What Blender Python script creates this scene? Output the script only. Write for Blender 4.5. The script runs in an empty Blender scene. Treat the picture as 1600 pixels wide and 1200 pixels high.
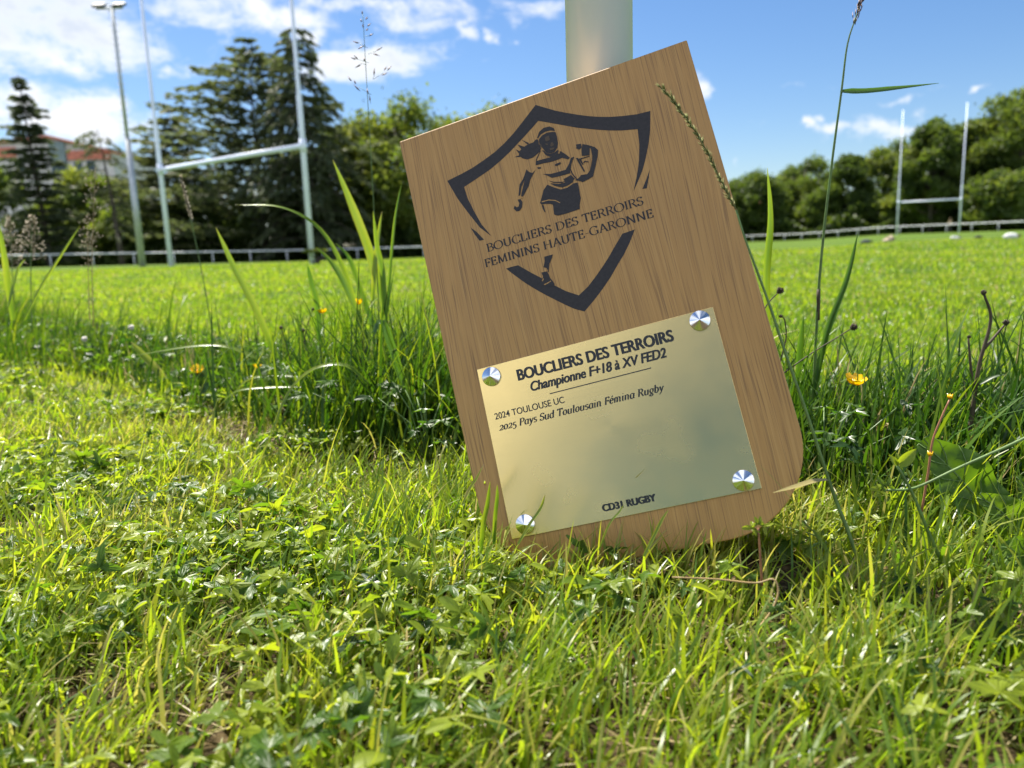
import bpy, bmesh, math, random
import numpy as np
from mathutils import Vector, Matrix, geometry

rng = np.random.default_rng(7)
random.seed(7)
SC = bpy.context.scene
COL = SC.collection

# ---------------------------------------------------------------- camera
EYE = 0.32                                   # camera height above the ground
PITCH, ROLL, FPX = math.radians(10.247), math.radians(-1.986), 1200.0
_f = np.array([0, math.cos(PITCH), -math.sin(PITCH)])
_u0 = np.array([0, math.sin(PITCH), math.cos(PITCH)])
_x0 = np.array([1.0, 0, 0])
_x = _x0 * math.cos(ROLL) + _u0 * math.sin(ROLL)
_u = -_x0 * math.sin(ROLL) + _u0 * math.cos(ROLL)
cam_data = bpy.data.cameras.new("camera")
cam = bpy.data.objects.new("camera", cam_data)
COL.objects.link(cam)
M = Matrix(((_x[0], _u[0], -_f[0], 0), (_x[1], _u[1], -_f[1], 0), (_x[2], _u[2], -_f[2], EYE), (0, 0, 0, 1)))
cam.matrix_world = M
cam_data.sensor_width = 36
cam_data.lens = 27.0
cam_data.clip_start = 0.02
cam_data.clip_end = 3000
cam_data.dof.use_dof = True
cam_data.dof.focus_distance = 0.80
cam_data.dof.aperture_fstop = 6.0
SC.camera = cam

# ---------------------------------------------------------------- sun, sky, exposure
SUN_EL, SUN_AZ = math.radians(59), math.radians(54)      # azimuth from -x (left) towards +y (ahead)
SUN = Vector((-math.cos(SUN_EL) * math.cos(SUN_AZ), math.cos(SUN_EL) * math.sin(SUN_AZ), math.sin(SUN_EL)))
sl = bpy.data.lights.new("sun", 'SUN')
sl.energy = 5.0
sl.angle = math.radians(0.53)
sl.color = (1.0, 0.94, 0.84)
so = bpy.data.objects.new("sun", sl)
so.rotation_euler = SUN.to_track_quat('Z', 'Y').to_euler()
so.location = SUN * 50
COL.objects.link(so)
SC.view_settings.view_transform = 'Standard'
SC.view_settings.look = 'None'
SC.view_settings.exposure = 1.25
SC.view_settings.gamma = 1
SC.cycles.max_bounces = 8
SC.cycles.diffuse_bounces = 3
SC.cycles.glossy_bounces = 3
SC.cycles.transmission_bounces = 4
SC.cycles.sample_clamp_indirect = 6


def ray(px, py):
    """direction through a point of the 1600x1200 photograph"""
    return _f + _x * (px - 800) / FPX + _u * (600 - py) / FPX


def at(px, py, Y):
    """the place at depth Y (metres ahead) seen at (px, py)"""
    r = ray(px, py)
    return r * (Y / r[1]) + np.array([0, 0, EYE])


def gpt(px, py):
    r = ray(px, py)
    return r * (EYE / -r[2]) + np.array([0, 0, EYE])


class NT:
    """small helper for node trees"""
    def __init__(s, tree): s.t = tree
    def n(s, typ, ins=None, **kw):
        nd = s.t.nodes.new(typ)
        for k, v in kw.items(): setattr(nd, k, v)
        for k, v in (ins or {}).items():
            if isinstance(v, bpy.types.NodeSocket): s.t.links.new(v, nd.inputs[k])
            else: nd.inputs[k].default_value = v
        return nd
    def m(s, op, a, b=0.0, c=0.0, clamp=False):
        return s.n('ShaderNodeMath', {0: a, 1: b, 2: c}, operation=op, use_clamp=clamp).outputs[0]
    def mix(s, fac, a, b, blend='MIX'):
        nd = s.n('ShaderNodeMix', data_type='RGBA', blend_type=blend)
        for i, v in ((0, fac), (6, a), (7, b)):
            if isinstance(v, bpy.types.NodeSocket): s.t.links.new(v, nd.inputs[i])
            else: nd.inputs[i].default_value = v if i == 0 else (*v, 1)[:4]
        return nd.outputs[2]
    def ramp(s, fac, stops, interp='LINEAR'):
        nd = s.n('ShaderNodeValToRGB', {0: fac})
        cr = nd.color_ramp; cr.interpolation = interp
        while len(cr.elements) < len(stops): cr.elements.new(0.5)
        for e, (p, c) in zip(cr.elements, stops):
            e.position = p; e.color = (*c, 1)[:4]
        return nd.outputs[0]
    def smooth(s, v, lo, hi):
        return s.n('ShaderNodeMapRange', {0: v, 1: lo, 2: hi, 3: 0.0, 4: 1.0}, interpolation_type='SMOOTHSTEP').outputs[0]


def build_world():
    w = bpy.data.worlds.new("World"); SC.world = w; w.use_nodes = True
    t = NT(w.node_tree)
    bg = w.node_tree.nodes['Background']
    sky = t.n('ShaderNodeTexSky', sky_type='NISHITA', sun_disc=False)
    sky.sun_elevation = SUN_EL; sky.sun_rotation = math.atan2(SUN.x, SUN.y)
    sky.altitude = 150; sky.air_density = 1.0; sky.dust_density = 0.6; sky.ozone_density = 1.4
    g = t.n('ShaderNodeTexCoord').outputs['Generated']
    sep = t.n('ShaderNodeSeparateXYZ', {0: g})
    az = t.m('ARCTAN2', sep.outputs[0], sep.outputs[1])
    el = t.m('ARCSINE', sep.outputs[2])
    wn = t.n('ShaderNodeTexNoise', {0: g, 'Scale': 11.0, 'Detail': 5.0, 'Roughness': .6}).outputs[1]
    ws = t.n('ShaderNodeSeparateXYZ', {0: wn})
    az = t.m('ADD', az, t.m('MULTIPLY', t.m('SUBTRACT', ws.outputs[0], .5), .16))
    el = t.m('ADD', el, t.m('MULTIPLY', t.m('SUBTRACT', ws.outputs[1], .5), .07))
    # cumulus: soft patches standing in the sky, broken up by noise
    P = [(380, 12, 200, 34, .8), (640, 20, 160, 30, .62), (60, 45, 210, 85, 1.0), (130, 20, 90, 60, .5), (90, 185, 150, 62, 1.0), (200, 215, 80, 45, .7), (10, 110, 90, 50, .8), (20, 225, 120, 55, .6),
         (250, 105, 26, 18, .75), (290, 5, 70, 32, .8), (440, 28, 110, 30, .85), (480, 55, 40, 22, .7), (560, 100, 95, 26, .95), (620, 105, 40, 20, .6), (540, 5, 120, 16, .8), (640, 25, 40, 16, .6),
         (735, 55, 26, 10, .75), (785, 58, 16, 9, .7), (700, 15, 40, 14, .5), (850, 18, 50, 20, .6), (560, -60, 300, 40, .7), (995, 8, 12, 8, .5), (1100, 135, 22, 22, .75), (1130, 240, 10, 10, .4), (1245, 140, 60, 6, .45), (1275, 190, 16, 14, .8), (1310, 206, 34, 12, .7),
         (1390, 198, 50, 16, .65), (1445, 185, 26, 12, .5), (1405, 150, 36, 8, .45), (1520, 148, 14, 6, .6), (1200, 260, 70, 8, .35), (200, 340, 90, 40, .6)]
    tot = None
    for px, py, sx, sy, amp in P:
        r = ray(px, py); r = r / np.linalg.norm(r)
        a0, e0 = math.atan2(r[0], r[1]), math.asin(r[2])
        k = 1 / FPX * math.cos(math.atan((px - 800) / FPX)) ** 1.2
        dx = t.m('MULTIPLY', t.m('SUBTRACT', az, a0), 1 / (sx * k))
        dy = t.m('MULTIPLY', t.m('SUBTRACT', el, e0), 1 / (sy * k))
        d2 = t.m('ADD', t.m('MULTIPLY', dx, dx), t.m('MULTIPLY', dy, dy))
        v = t.m('MULTIPLY', t.m('POWER', 2.718, t.m('MULTIPLY', d2, -0.9)), amp)
        tot = v if tot is None else t.m('MAXIMUM', tot, v)
    # unseen sky behind the camera: broken cloud added for reflections and fill light
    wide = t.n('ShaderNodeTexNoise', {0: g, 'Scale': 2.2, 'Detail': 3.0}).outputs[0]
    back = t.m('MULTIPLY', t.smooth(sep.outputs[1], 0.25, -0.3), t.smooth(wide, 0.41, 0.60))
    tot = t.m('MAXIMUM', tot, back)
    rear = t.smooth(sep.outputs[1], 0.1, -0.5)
    mp = t.n('ShaderNodeMapping', {0: g, 'Scale': (1, 1, 1.9)}).outputs[0]
    n1 = t.n('ShaderNodeTexNoise', {0: mp, 'Scale': 15.0, 'Detail': 9.0, 'Roughness': 0.64, 'Distortion': 0.3}).outputs[0]
    cov = t.m('ADD', tot, t.m('MULTIPLY', t.m('SUBTRACT', n1, 0.5), 2.1))
    mask = t.smooth(cov, 0.27, 1.0)
    mp2 = t.n('ShaderNodeMapping', {0: mp, 'Location': (0.02, -0.02, -0.05)}).outputs[0]
    n2 = t.n('ShaderNodeTexNoise', {0: mp2, 'Scale': 5.0, 'Detail': 6.0, 'Roughness': 0.55}).outputs[0]
    shade = t.m('MULTIPLY', t.smooth(n2, 0.36, 0.6), t.smooth(cov, 0.6, 1.15))
    ccol = t.mix(shade, (9.6, 9.7, 9.9), (6.6, 7.2, 8.2))
    hs = t.n('ShaderNodeHueSaturation', {'Saturation': 1.22, 'Value': 1.0, 'Color': sky.outputs[0]}).outputs[0]
    ccol = t.mix(t.m('MULTIPLY', rear, .8), ccol, (16.5, 17.2, 18.6))      # sunlit clouds behind the camera, brightened out of view to light plaque and post
    lift = t.mix(1.0, hs, (.97, 1.05, 1.19), 'MULTIPLY')
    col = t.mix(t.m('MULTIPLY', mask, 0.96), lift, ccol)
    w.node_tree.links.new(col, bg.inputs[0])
    bg.inputs[1].default_value = 0.0500


build_world()


# ---------------------------------------------------------------- materials
def new_mat(name):
    m = bpy.data.materials.new(name); m.use_nodes = True
    return m, NT(m.node_tree), m.node_tree.nodes['Principled BSDF']


def plain(name, col, rough=0.5, metal=0.0, var=0.12, scale=14.0, bump=0.0, coat=0.0):
    m, t, b = new_mat(name)
    g = t.n('ShaderNodeTexCoord').outputs['Object']
    n = t.n('ShaderNodeTexNoise', {0: g, 'Scale': scale, 'Detail': 5.0, 'Roughness': 0.6})
    c = t.mix(t.smooth(n.outputs[0], .3, .7), tuple(x * (1 - var) for x in col), tuple(min(1, x * (1 + var)) for x in col))
    t.t.links.new(c, b.inputs['Base Color'])
    b.inputs['Roughness'].default_value = rough
    b.inputs['Metallic'].default_value = metal
    b.inputs['Coat Weight'].default_value = coat
    if bump:
        bp = t.n('ShaderNodeBump', {'Strength': bump, 'Distance': 0.01, 'Height': n.outputs[0]})
        t.t.links.new(bp.outputs[0], b.inputs['Normal'])
    return m


def leafy(name, stops, trans, tf=0.45, gloss=0.05, rough=0.4, streak=0.0):
    """thin leaf: diffuse + light passing through + a little gloss; hue by the 'tint' attribute"""
    m = bpy.data.materials.new(name); m.use_nodes = True
    t = NT(m.node_tree); m.node_tree.nodes.clear()
    at_ = t.n('ShaderNodeAttribute', attribute_name='tint').outputs['Fac']
    c = t.ramp(at_, stops)
    tr = t.ramp(at_, [(p, trans[i]) for i, (p, _) in enumerate(stops)])
    d = t.n('ShaderNodeBsdfDiffuse', {0: c})
    x = t.n('ShaderNodeBsdfTranslucent', {0: tr})
    gl = t.n('ShaderNodeBsdfGlossy', {0: (1, 1, 1, 1), 'Roughness': rough})
    a = t.n('ShaderNodeMixShader', {0: tf, 1: d.outputs[0], 2: x.outputs[0]})
    fc = t.n('ShaderNodeLayerWeight', {0: 0.5}).outputs['Facing']
    fac = t.m('ADD', gloss * .45, t.m('MULTIPLY', t.m('POWER', fc, 4.0), gloss * 2.5))
    b = t.n('ShaderNodeMixShader', {0: fac, 1: a.outputs[0], 2: gl.outputs[0]})
    o = t.n('ShaderNodeOutputMaterial', {0: b.outputs[0]})
    return m


# tint 0 dark blue-green ... 0.5 fresh green ... 0.8 yellow-green ... 1 straw
GR_STOPS = [(0.0, (.018, .048, .009)), (0.35, (.045, .105, .010)), (0.62, (.125, .190, .014)), (0.82, (.220, .245, .026)), (0.9, (.38, .31, .13)), (1.0, (.45, .36, .19))]
GR_TRANS = [(.05, .15, .008), (.17, .36, .010), (.44, .60, .016), (.60, .64, .03), (.50, .39, .14), (.48, .38, .20)]
M_GRASS = leafy("grass_blade", GR_STOPS, GR_TRANS, 0.48, 0.05, 0.36)
M_TALL = leafy("tall_grass_blade", GR_STOPS, GR_TRANS, 0.24, 0.035, 0.40)
M_BROAD = leafy("broad_blade", GR_STOPS, GR_TRANS, 0.42, 0.07, 0.32)
M_WEED = leafy("weed_leaf", [(0.0, (.018, .048, .012)), (0.5, (.062, .120, .014)), (1.0, (.205, .255, .022))], [(.05, .15, .010), (.22, .40, .012), (.54, .64, .02)], 0.44, 0.036, 0.36)
M_TREE = leafy("tree_leaf", [(0.0, (.036, .060, .014)), (0.5, (.082, .120, .024)), (1.0, (.145, .168, .032))], [(.09, .15, .018), (.20, .29, .025), (.34, .38, .035)], 0.42, 0.03, 0.5)
M_NEEDLE = leafy("conifer_needles", [(0.0, (.036, .050, .030)), (0.5, (.074, .092, .044)), (1.0, (.14, .15, .06))], [(.07, .10, .04), (.15, .19, .06), (.24, .26, .07)], 0.38, 0.03, 0.5)
M_BARK = plain("bark", (.060, .048, .038), 0.9, var=.35, scale=6, bump=.6)
M_STRAW = plain("dry_stalk", (.30, .22, .11), 0.7, var=.25, scale=60)
M_STEM = plain("green_stalk", (.10, .17, .04), 0.5, var=.25, scale=60)
M_REDSTEM = plain("reddish_stalk", (.30, .13, .07), 0.5, var=.25, scale=60)
M_DARKSTEM = plain("brown_stalk", (.060, .045, .024), 0.7, var=.3, scale=80)
M_HUSK = plain("seed_husk", (.21, .17, .10), 0.6, var=.3, scale=200)
M_PURPLE = plain("purple_husk", (.17, .12, .11), 0.6, var=.3, scale=200)
M_PETAL = leafy("buttercup_petal", [(0, (.85, .50, .003)), (1, (.92, .64, .005))], [(.92, .55, .003), (.95, .66, .004)], 0.35, 0.08, 0.25)
M_INK = plain("engraved_ink", (.020, .017, .018), 0.65, var=.25, scale=300)
M_PLATEINK = plain("plate_ink", (.012, .012, .012), 0.4, var=.1, scale=300)
M_WHITEPAINT = plain("white_paint", (.74, .80, .95), 0.42, var=.05, scale=3, coat=.1)
M_GALV = plain("galvanised_steel", (.42, .45, .47), 0.45, .55, var=.12, scale=8)
M_RAIL = plain("rail_paint", (.72, .74, .76), 0.5, .0, var=.08, scale=4)


def mat_wood():
    m, t, b = new_mat("oiled_oak")
    g = t.n('ShaderNodeTexCoord').outputs['Object']
    wv = t.n('ShaderNodeTexNoise', {0: t.n('ShaderNodeMapping', {0: g, 'Scale': (7, 1.6, 9)}).outputs[0], 'Scale': 1.0, 'Detail': 1.0})
    off = t.n('ShaderNodeVectorMath', {0: g, 1: t.n('ShaderNodeCombineXYZ', {0: t.m('MULTIPLY', t.m('SUBTRACT', wv.outputs[0], .5), .045)}).outputs[0]}, operation='ADD').outputs[0]
    def stretched(sx, sy, detail=2.0, rough=.5):
        return t.n('ShaderNodeTexNoise', {0: t.n('ShaderNodeMapping', {0: off, 'Scale': (sx, sy, sx * .2)}).outputs[0], 'Scale': 1.0, 'Detail': detail, 'Roughness': rough}).outputs[0]
    fine, pore, pore2, ring = stretched(560, 5, 4, .7), stretched(900, 11), stretched(400, 6, 3), stretched(60, 1.3, 2)
    blot = t.n('ShaderNodeTexNoise', {0: t.n('ShaderNodeMapping', {0: g, 'Scale': (10, 5, 10)}).outputs[0], 'Scale': 1.0, 'Detail': 4.0}).outputs[0]
    c = t.ramp(fine, [(0.25, (.345, .176, .042)), (0.5, (.430, .233, .062)), (0.75, (.495, .290, .088))])
    c = t.mix(t.m('MULTIPLY', t.smooth(ring, .50, .66), .18), c, (.290, .150, .044))
    dark = t.m('MAXIMUM', t.m('MULTIPLY', t.smooth(pore, .54, .66), .58), t.m('MULTIPLY', t.smooth(pore2, .56, .68), .32))
    c = t.mix(dark, c, (.135, .066, .021))
    c = t.mix(t.m('MULTIPLY', t.smooth(blot, .45, .7), .2), c, (.315, .172, .055))
    t.t.links.new(c, b.inputs['Base Color'])
    b.inputs['Roughness'].default_value = 0.52
    b.inputs['Coat Weight'].default_value = 0.06; b.inputs['Coat Roughness'].default_value = 0.25
    h = t.m('SUBTRACT', t.m('MULTIPLY', fine, .3), dark)
    bp = t.n('ShaderNodeBump', {'Strength': .25, 'Distance': .0005, 'Height': h})
    t.t.links.new(bp.outputs[0], b.inputs['Normal'])
    return m


def mat_plate():
    m, t, b = new_mat("brushed_brass")
    g = t.n('ShaderNodeTexCoord').outputs['Object']
    br = t.n('ShaderNodeTexNoise', {0: t.n('ShaderNodeMapping', {0: g, 'Scale': (6, 1400, 6)}).outputs[0], 'Scale': 1.0, 'Detail': 3.0}).outputs[0]
    smg = t.n('ShaderNodeTexNoise', {0: g, 'Scale': 16.0, 'Detail': 5.0}).outputs[0]
    sp = t.n('ShaderNodeTexNoise', {0: g, 'Scale': 320.0, 'Detail': 1.0}).outputs[0]
    c = t.mix(br, (.70, .515, .195), (.76, .575, .235))
    c = t.mix(t.m('MULTIPLY', t.smooth(sp, .80, .83), .5), c, (.10, .08, .05))
    t.t.links.new(c, b.inputs['Base Color'])
    b.inputs['Metallic'].default_value = 1.0
    r = t.m('ADD', .17, t.m('MULTIPLY', smg, .18))
    t.t.links.new(r, b.inputs['Roughness'])
    b.inputs['Anisotropic'].default_value = .35
    bp = t.n('ShaderNodeBump', {'Strength': .05, 'Distance': .0004, 'Height': br})
    t.t.links.new(bp.outputs[0], b.inputs['Normal'])
    return m


def mat_post():
    m, t, b = new_mat("old_white_paint")
    g = t.n('ShaderNodeTexCoord').outputs['Object']
    dirt = t.n('ShaderNodeTexNoise', {0: t.n('ShaderNodeMapping', {0: g, 'Scale': (14, 14, 5)}).outputs[0], 'Scale': 1.0, 'Detail': 6.0}).outputs[0]
    spec = t.n('ShaderNodeTexNoise', {0: g, 'Scale': 60.0, 'Detail': 3.0}).outputs[0]
    c = t.mix(t.smooth(dirt, .4, .75), (.80, .93, 1.0), (.70, .84, .92))
    c = t.mix(t.smooth(spec, .72, .75), c, (.12, .12, .09))
    t.t.links.new(c, b.inputs['Base Color'])
    b.inputs['Roughness'].default_value = .38
    b.inputs['Coat Weight'].default_value = .8; b.inputs['Coat Roughness'].default_value = .2
    bp = t.n('ShaderNodeBump', {'Strength': .12, 'Distance': .002, 'Height': dirt})
    t.t.links.new(bp.outputs[0], b.inputs['Normal'])
    return m


def mat_ground():
    m, t, b = new_mat("turf")
    g = t.n('ShaderNodeTexCoord').outputs['Object']
    sep = t.n('ShaderNodeSeparateXYZ', {0: g})
    big = t.n('ShaderNodeTexNoise', {0: g, 'Scale': .16, 'Detail': 5.0, 'Roughness': .6}).outputs[0]
    mid = t.n('ShaderNodeTexNoise', {0: g, 'Scale': 2.3, 'Detail': 8.0, 'Roughness': .75}).outputs[0]
    fin = t.n('ShaderNodeTexNoise', {0: g, 'Scale': 55.0, 'Detail': 6.0, 'Roughness': .7}).outputs[0]
    c = t.ramp(mid, [(0.3, (.042, .085, .012)), (0.5, (.080, .130, .016)), (0.7, (.120, .155, .026))])
    c = t.mix(t.smooth(big, .42, .64), c, (.070, .128, .015))
    soil = t.ramp(fin, [(0.3, (.020, .015, .008)), (0.5, (.070, .050, .025)), (0.68, (.19, .14, .07))])
    near = t.smooth(t.m('ADD', sep.outputs[1], t.m('MULTIPLY', sep.outputs[0], .7)), 2.6, 1.6)
    c = t.mix(near, c, soil)
    t.t.links.new(c, b.inputs['Base Color'])
    b.inputs['Roughness'].default_value = .95
    b.inputs['Specular IOR Level'].default_value = .1
    bp = t.n('ShaderNodeBump', {'Strength': .9, 'Distance': .05, 'Height': t.m('ADD', mid, t.m('MULTIPLY', fin, .5))})
    t.t.links.new(bp.outputs[0], b.inputs['Normal'])
    return m


M_WOOD, M_PLATE, M_POST, M_GROUND = mat_wood(), mat_plate(), mat_post(), mat_ground()
M_CHROME = plain("polished_chrome", (.84, .85, .86), 0.15, 1.0, var=.02, scale=40)


# ---------------------------------------------------------------- object helpers
def tag(o, label=None, cat=None, group=None, kind=None):
    if label: o['label'] = label
    if cat: o['category'] = cat
    if group: o['group'] = group
    if kind: o['kind'] = kind
    return o


def empty(name, loc, label, cat, group=None):
    o = bpy.data.objects.new(name, None); COL.objects.link(o)
    o.location = [float(v) for v in loc]; o.empty_display_size = .1
    return tag(o, label, cat, group)


def link(name, me, mat, parent=None, smooth=True):
    o = bpy.data.objects.new(name, me); COL.objects.link(o)
    if mat is not None: me.materials.append(mat)
    if parent is not None: o.parent = parent
    if smooth: me.polygons.foreach_set('use_smooth', np.ones(len(me.polygons), bool))
    return o


def np_mesh(name, V, F, tint=None):
    """V (n,3), F (m,k) all faces with k corners"""
    me = bpy.data.meshes.new(name)
    V = np.ascontiguousarray(V, np.float32); F = np.ascontiguousarray(F, np.int32)
    me.vertices.add(len(V)); me.vertices.foreach_set('co', V.ravel())
    m, k = F.shape
    me.loops.add(m * k); me.loops.foreach_set('vertex_index', F.ravel())
    me.polygons.add(m); me.polygons.foreach_set('loop_start', np.arange(0, m * k, k, dtype=np.int32))
    me.update(calc_edges=True)
    if tint is not None:
        a = me.attributes.new('tint', 'FLOAT', 'POINT'); a.data.foreach_set('value', np.asarray(tint, np.float32))
    return me


class MB:
    """collects mixed faces for one mesh"""
    def __init__(s): s.v = []; s.f = []; s.t = []
    def add(s, V, F, tint=0.5):
        b = len(s.v); s.v += [tuple(float(c) for c in p) for p in V]; s.f += [tuple(i + b for i in f) for f in F]
        s.t += ([tint] * len(V) if np.isscalar(tint) else list(tint))
    def box(s, c, d, R=None):
        V = [(np.array(q) * np.array(d) / 2) for q in ((-1, -1, -1), (1, -1, -1), (1, 1, -1), (-1, 1, -1), (-1, -1, 1), (1, -1, 1), (1, 1, 1), (-1, 1, 1))]
        if R is not None: V = [R @ q for q in V]
        s.add([q + np.array(c) for q in V], [(3, 2, 1, 0), (4, 5, 6, 7), (0, 1, 5, 4), (1, 2, 6, 5), (2, 3, 7, 6), (3, 0, 4, 7)])
    def tube(s, pts, rad, n=6, cap=True, tint=.5):
        pts = [np.array(p, float) for p in pts]; V = []; F = []
        if np.isscalar(rad): rad = [rad] * len(pts)
        ref = None
        for i, p in enumerate(pts):
            d = pts[min(i + 1, len(pts) - 1)] - pts[max(i - 1, 0)]; d /= np.linalg.norm(d) + 1e-12
            if ref is None: ref = np.array([1.0, 0, 0]) if abs(d[0]) < .8 else np.array([0, 1.0, 0])
            a = np.cross(d, ref); a /= np.linalg.norm(a); b = np.cross(d, a); ref = -np.cross(d, a) if False else np.cross(a, d)
            for k in range(n):
                an = 2 * math.pi * k / n
                V.append(p + rad[i] * (a * math.cos(an) + b * math.sin(an)))
        for i in range(len(pts) - 1):
            for k in range(n):
                F.append((i * n + k, i * n + (k + 1) % n, (i + 1) * n + (k + 1) % n, (i + 1) * n + k))
        if cap: F.append(tuple(range(n))[::-1]); F.append(tuple((len(pts) - 1) * n + k for k in range(n)))
        s.add(V, F, tint)
    def ribbon(s, pts, wid, fold=.25, tint=.5, face=None):
        """grass blade or leaf through pts, folded along its midrib; facing about towards face"""
        pts = [np.array(p, float) for p in pts]; n = len(pts); V = []; F = []
        face = np.array([0, -.45, 1.0]) if face is None else np.array(face, float)
        for i, p in enumerate(pts):
            d = pts[min(i + 1, n - 1)] - pts[max(i - 1, 0)]; d /= np.linalg.norm(d) + 1e-12
            side = np.cross(d, face); side /= np.linalg.norm(side) + 1e-12
            nr = np.cross(side, d)
            w = wid[i] / 2
            V += [p - side * w + nr * w * fold, p, p + side * w + nr * w * fold]
        for i in range(n - 1):
            a = 3 * i
            F += [(a, a + 1, a + 4, a + 3), (a + 1, a + 2, a + 5, a + 4)]
        s.add(V, F, tint)
    def build(s, name, mat, parent=None, smooth=True, org=None):
        me = bpy.data.meshes.new(name)
        v = s.v if org is None else [tuple(np.array(p) - org) for p in s.v]
        me.from_pydata(v, [], s.f); me.update()
        a = me.attributes.new('tint', 'FLOAT', 'POINT'); a.data.foreach_set('value', np.array(s.t, np.float32))
        return link(name, me, mat, parent, smooth)


def spline(pts, n=14):
    """smooth curve through points (Catmull-Rom)"""
    P = [np.array(p, float) for p in pts]
    P = [2 * P[0] - P[1]] + P + [2 * P[-1] - P[-2]]
    out = []
    per = max(2, n // (len(P) - 3))
    for i in range(1, len(P) - 2):
        for k in range(per):
            u = k / per
            out.append(.5 * ((2 * P[i]) + (-P[i - 1] + P[i + 1]) * u + (2 * P[i - 1] - 5 * P[i] + 4 * P[i + 1] - P[i + 2]) * u * u + (-P[i - 1] + 3 * P[i] - 3 * P[i + 1] + P[i + 2]) * u ** 3))
    out.append(P[-2])
    return out


def smst(x, a, b):
    t = np.clip((np.asarray(x, float) - a) / (b - a), 0, 1)
    return t * t * (3 - 2 * t)


def terrain(x, y):
    """level round the camera, falling gently beyond the goal line on the left"""
    x = np.asarray(x, float); y = np.asarray(y, float)
    t = .625 * x + .78 * y - 13.2
    q = x / np.maximum(y, 1.0)
    return -.47 * smst(t, 0, 34) * (1 - smst(q, .36, .50)) * (y > 3)

# ---------------------------------------------------------------- the ground
def build_ground():
    k = np.linspace(-1, 1, 171)
    xs = np.sinh(k * 6.2) / np.sinh(6.2) * 900
    ys = np.sinh(k * 6.2) / np.sinh(6.2) * 900
    X, Y = np.meshgrid(xs, ys)
    Z = terrain(X, Y)
    V = np.stack([X, Y, Z], -1).reshape(-1, 3)
    n = len(k); i = np.arange(n - 1)[:, None] * n + np.arange(n - 1)[None]
    F = np.stack([i, i + 1, i + n + 1, i + n], -1).reshape(-1, 4)
    o = link("ground", np_mesh("ground", V, F), M_GROUND)
    tag(o, kind='structure')


build_ground()

# ---------------------------------------------------------------- the plaque
S = 0.80
BA = np.array([0.94609, -0.20652, 0.24952]); BB = np.array([-0.17274, 0.32997, 0.92805])
BN = np.cross(BA, BB)                                    # out of the front face
BO = ray(745.8, 577.7) * S + np.array([0, 0, EYE])       # top left corner of the metal plate
BASE = (0.037, -0.214)                                   # where the board stands on the ground
B0 = BO + BA * BASE[0] + BB * BASE[1]


def bp(x, y, z=0.0):                                     # board coordinates -> world
    return BO + BA * x + BB * y + BN * z


def poly_mesh(polys, z, dz=0.0):
    m = MB()
    for i, p in enumerate(polys):
        v = [Vector((x, y, 0)) for x, y in p]
        tr = geometry.tessellate_polygon([v])
        V = [(x - BASE[0], y - BASE[1], z + dz * i) for x, y in p]
        m.add(V, [f if (v[f[1]] - v[f[0]]).cross(v[f[2]] - v[f[0]]).z > 0 else f[::-1] for f in tr])
    return m


def rounded(corners, n=12):
    """outline from (x, y, radius) corners, counter-clockwise"""
    out = []
    for i, (x, y, r) in enumerate(corners):
        p = np.array((x, y)); a = np.array(corners[i - 1][:2]) - p; b = np.array(corners[(i + 1) % len(corners)][:2]) - p
        a /= np.linalg.norm(a); b /= np.linalg.norm(b)
        if r <= 0: out.append(tuple(p)); continue
        ang = math.acos(np.clip(a @ b, -1, 1)); d = r / math.tan(ang / 2)
        c = p + (a + b) / np.linalg.norm(a + b) * r / math.sin(ang / 2)
        s, e = p + a * d, p + b * d
        a0 = math.atan2(*(s - c)[::-1]); a1 = math.atan2(*(e - c)[::-1])
        while a1 < a0: a1 += 2 * math.pi
        for k in range(n + 1):
            t = a0 + (a1 - a0) * k / n
            out.append((c[0] + r * math.cos(t), c[1] + r * math.sin(t)))
    return out


def slab(name, outline, z0, z1, mat, parent, bev):
    bm = bmesh.new()
    f = bm.faces.new([bm.verts.new((x - BASE[0], y - BASE[1], z0)) for x, y in outline])
    r = bmesh.ops.extrude_face_region(bm, geom=[f])
    for v in r['geom']:
        if isinstance(v, bmesh.types.BMVert): v.co.z = z1
    bmesh.ops.recalc_face_normals(bm, faces=bm.faces)
    es = [e for e in bm.edges if len(e.link_faces) == 2 and e.calc_face_angle() > .6]
    if bev: bmesh.ops.bevel(bm, geom=es, offset=bev, segments=2, profile=.5, affect='EDGES')
    me = bpy.data.meshes.new(name); bm.to_mesh(me); bm.free()
    return link(name, me, mat, parent, smooth=False)


# --- lettering
def sans(name, text, x0, x1, y, cap, mat, parent, z, bold=0.0, shear=0.0):
    """upright or slanted sans lettering; bold lays slightly shifted copies over one another"""
    cu = bpy.data.curves.new("lettering_source", 'FONT'); cu.body = text; cu.size = 1; cu.offset = min(.014, bold * .4); cu.shear = shear
    o = bpy.data.objects.new("lettering_source", cu); COL.objects.link(o)
    me = bpy.data.meshes.new_from_object(o.evaluated_get(bpy.context.evaluated_depsgraph_get()))
    bpy.data.objects.remove(o); bpy.data.curves.remove(cu)
    v = np.array([p.co for p in me.vertices]); F = [tuple(p.vertices) for p in me.polygons]
    bpy.data.meshes.remove(me)
    m = MB(); sh = np.linspace(-bold, bold, 5) if bold else [0.0]
    for i, s in enumerate(sh):
        m.add(np.stack([v[:, 0] + s, v[:, 1] + (s * .25 if i % 2 else -s * .25), np.full(len(v), z + i * .00001)], 1), F)
    q = np.array(m.v); lo, hi = q[:, 0].min(), q[:, 0].max()
    q[:, 0] = x0 + (q[:, 0] - lo) / (hi - lo) * (x1 - x0) - BASE[0]
    q[:, 1] = y + q[:, 1] * (cap / 0.70) - BASE[1]
    m.v = [tuple(p) for p in q]
    return m.build(name, mat, parent, smooth=False)


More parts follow.
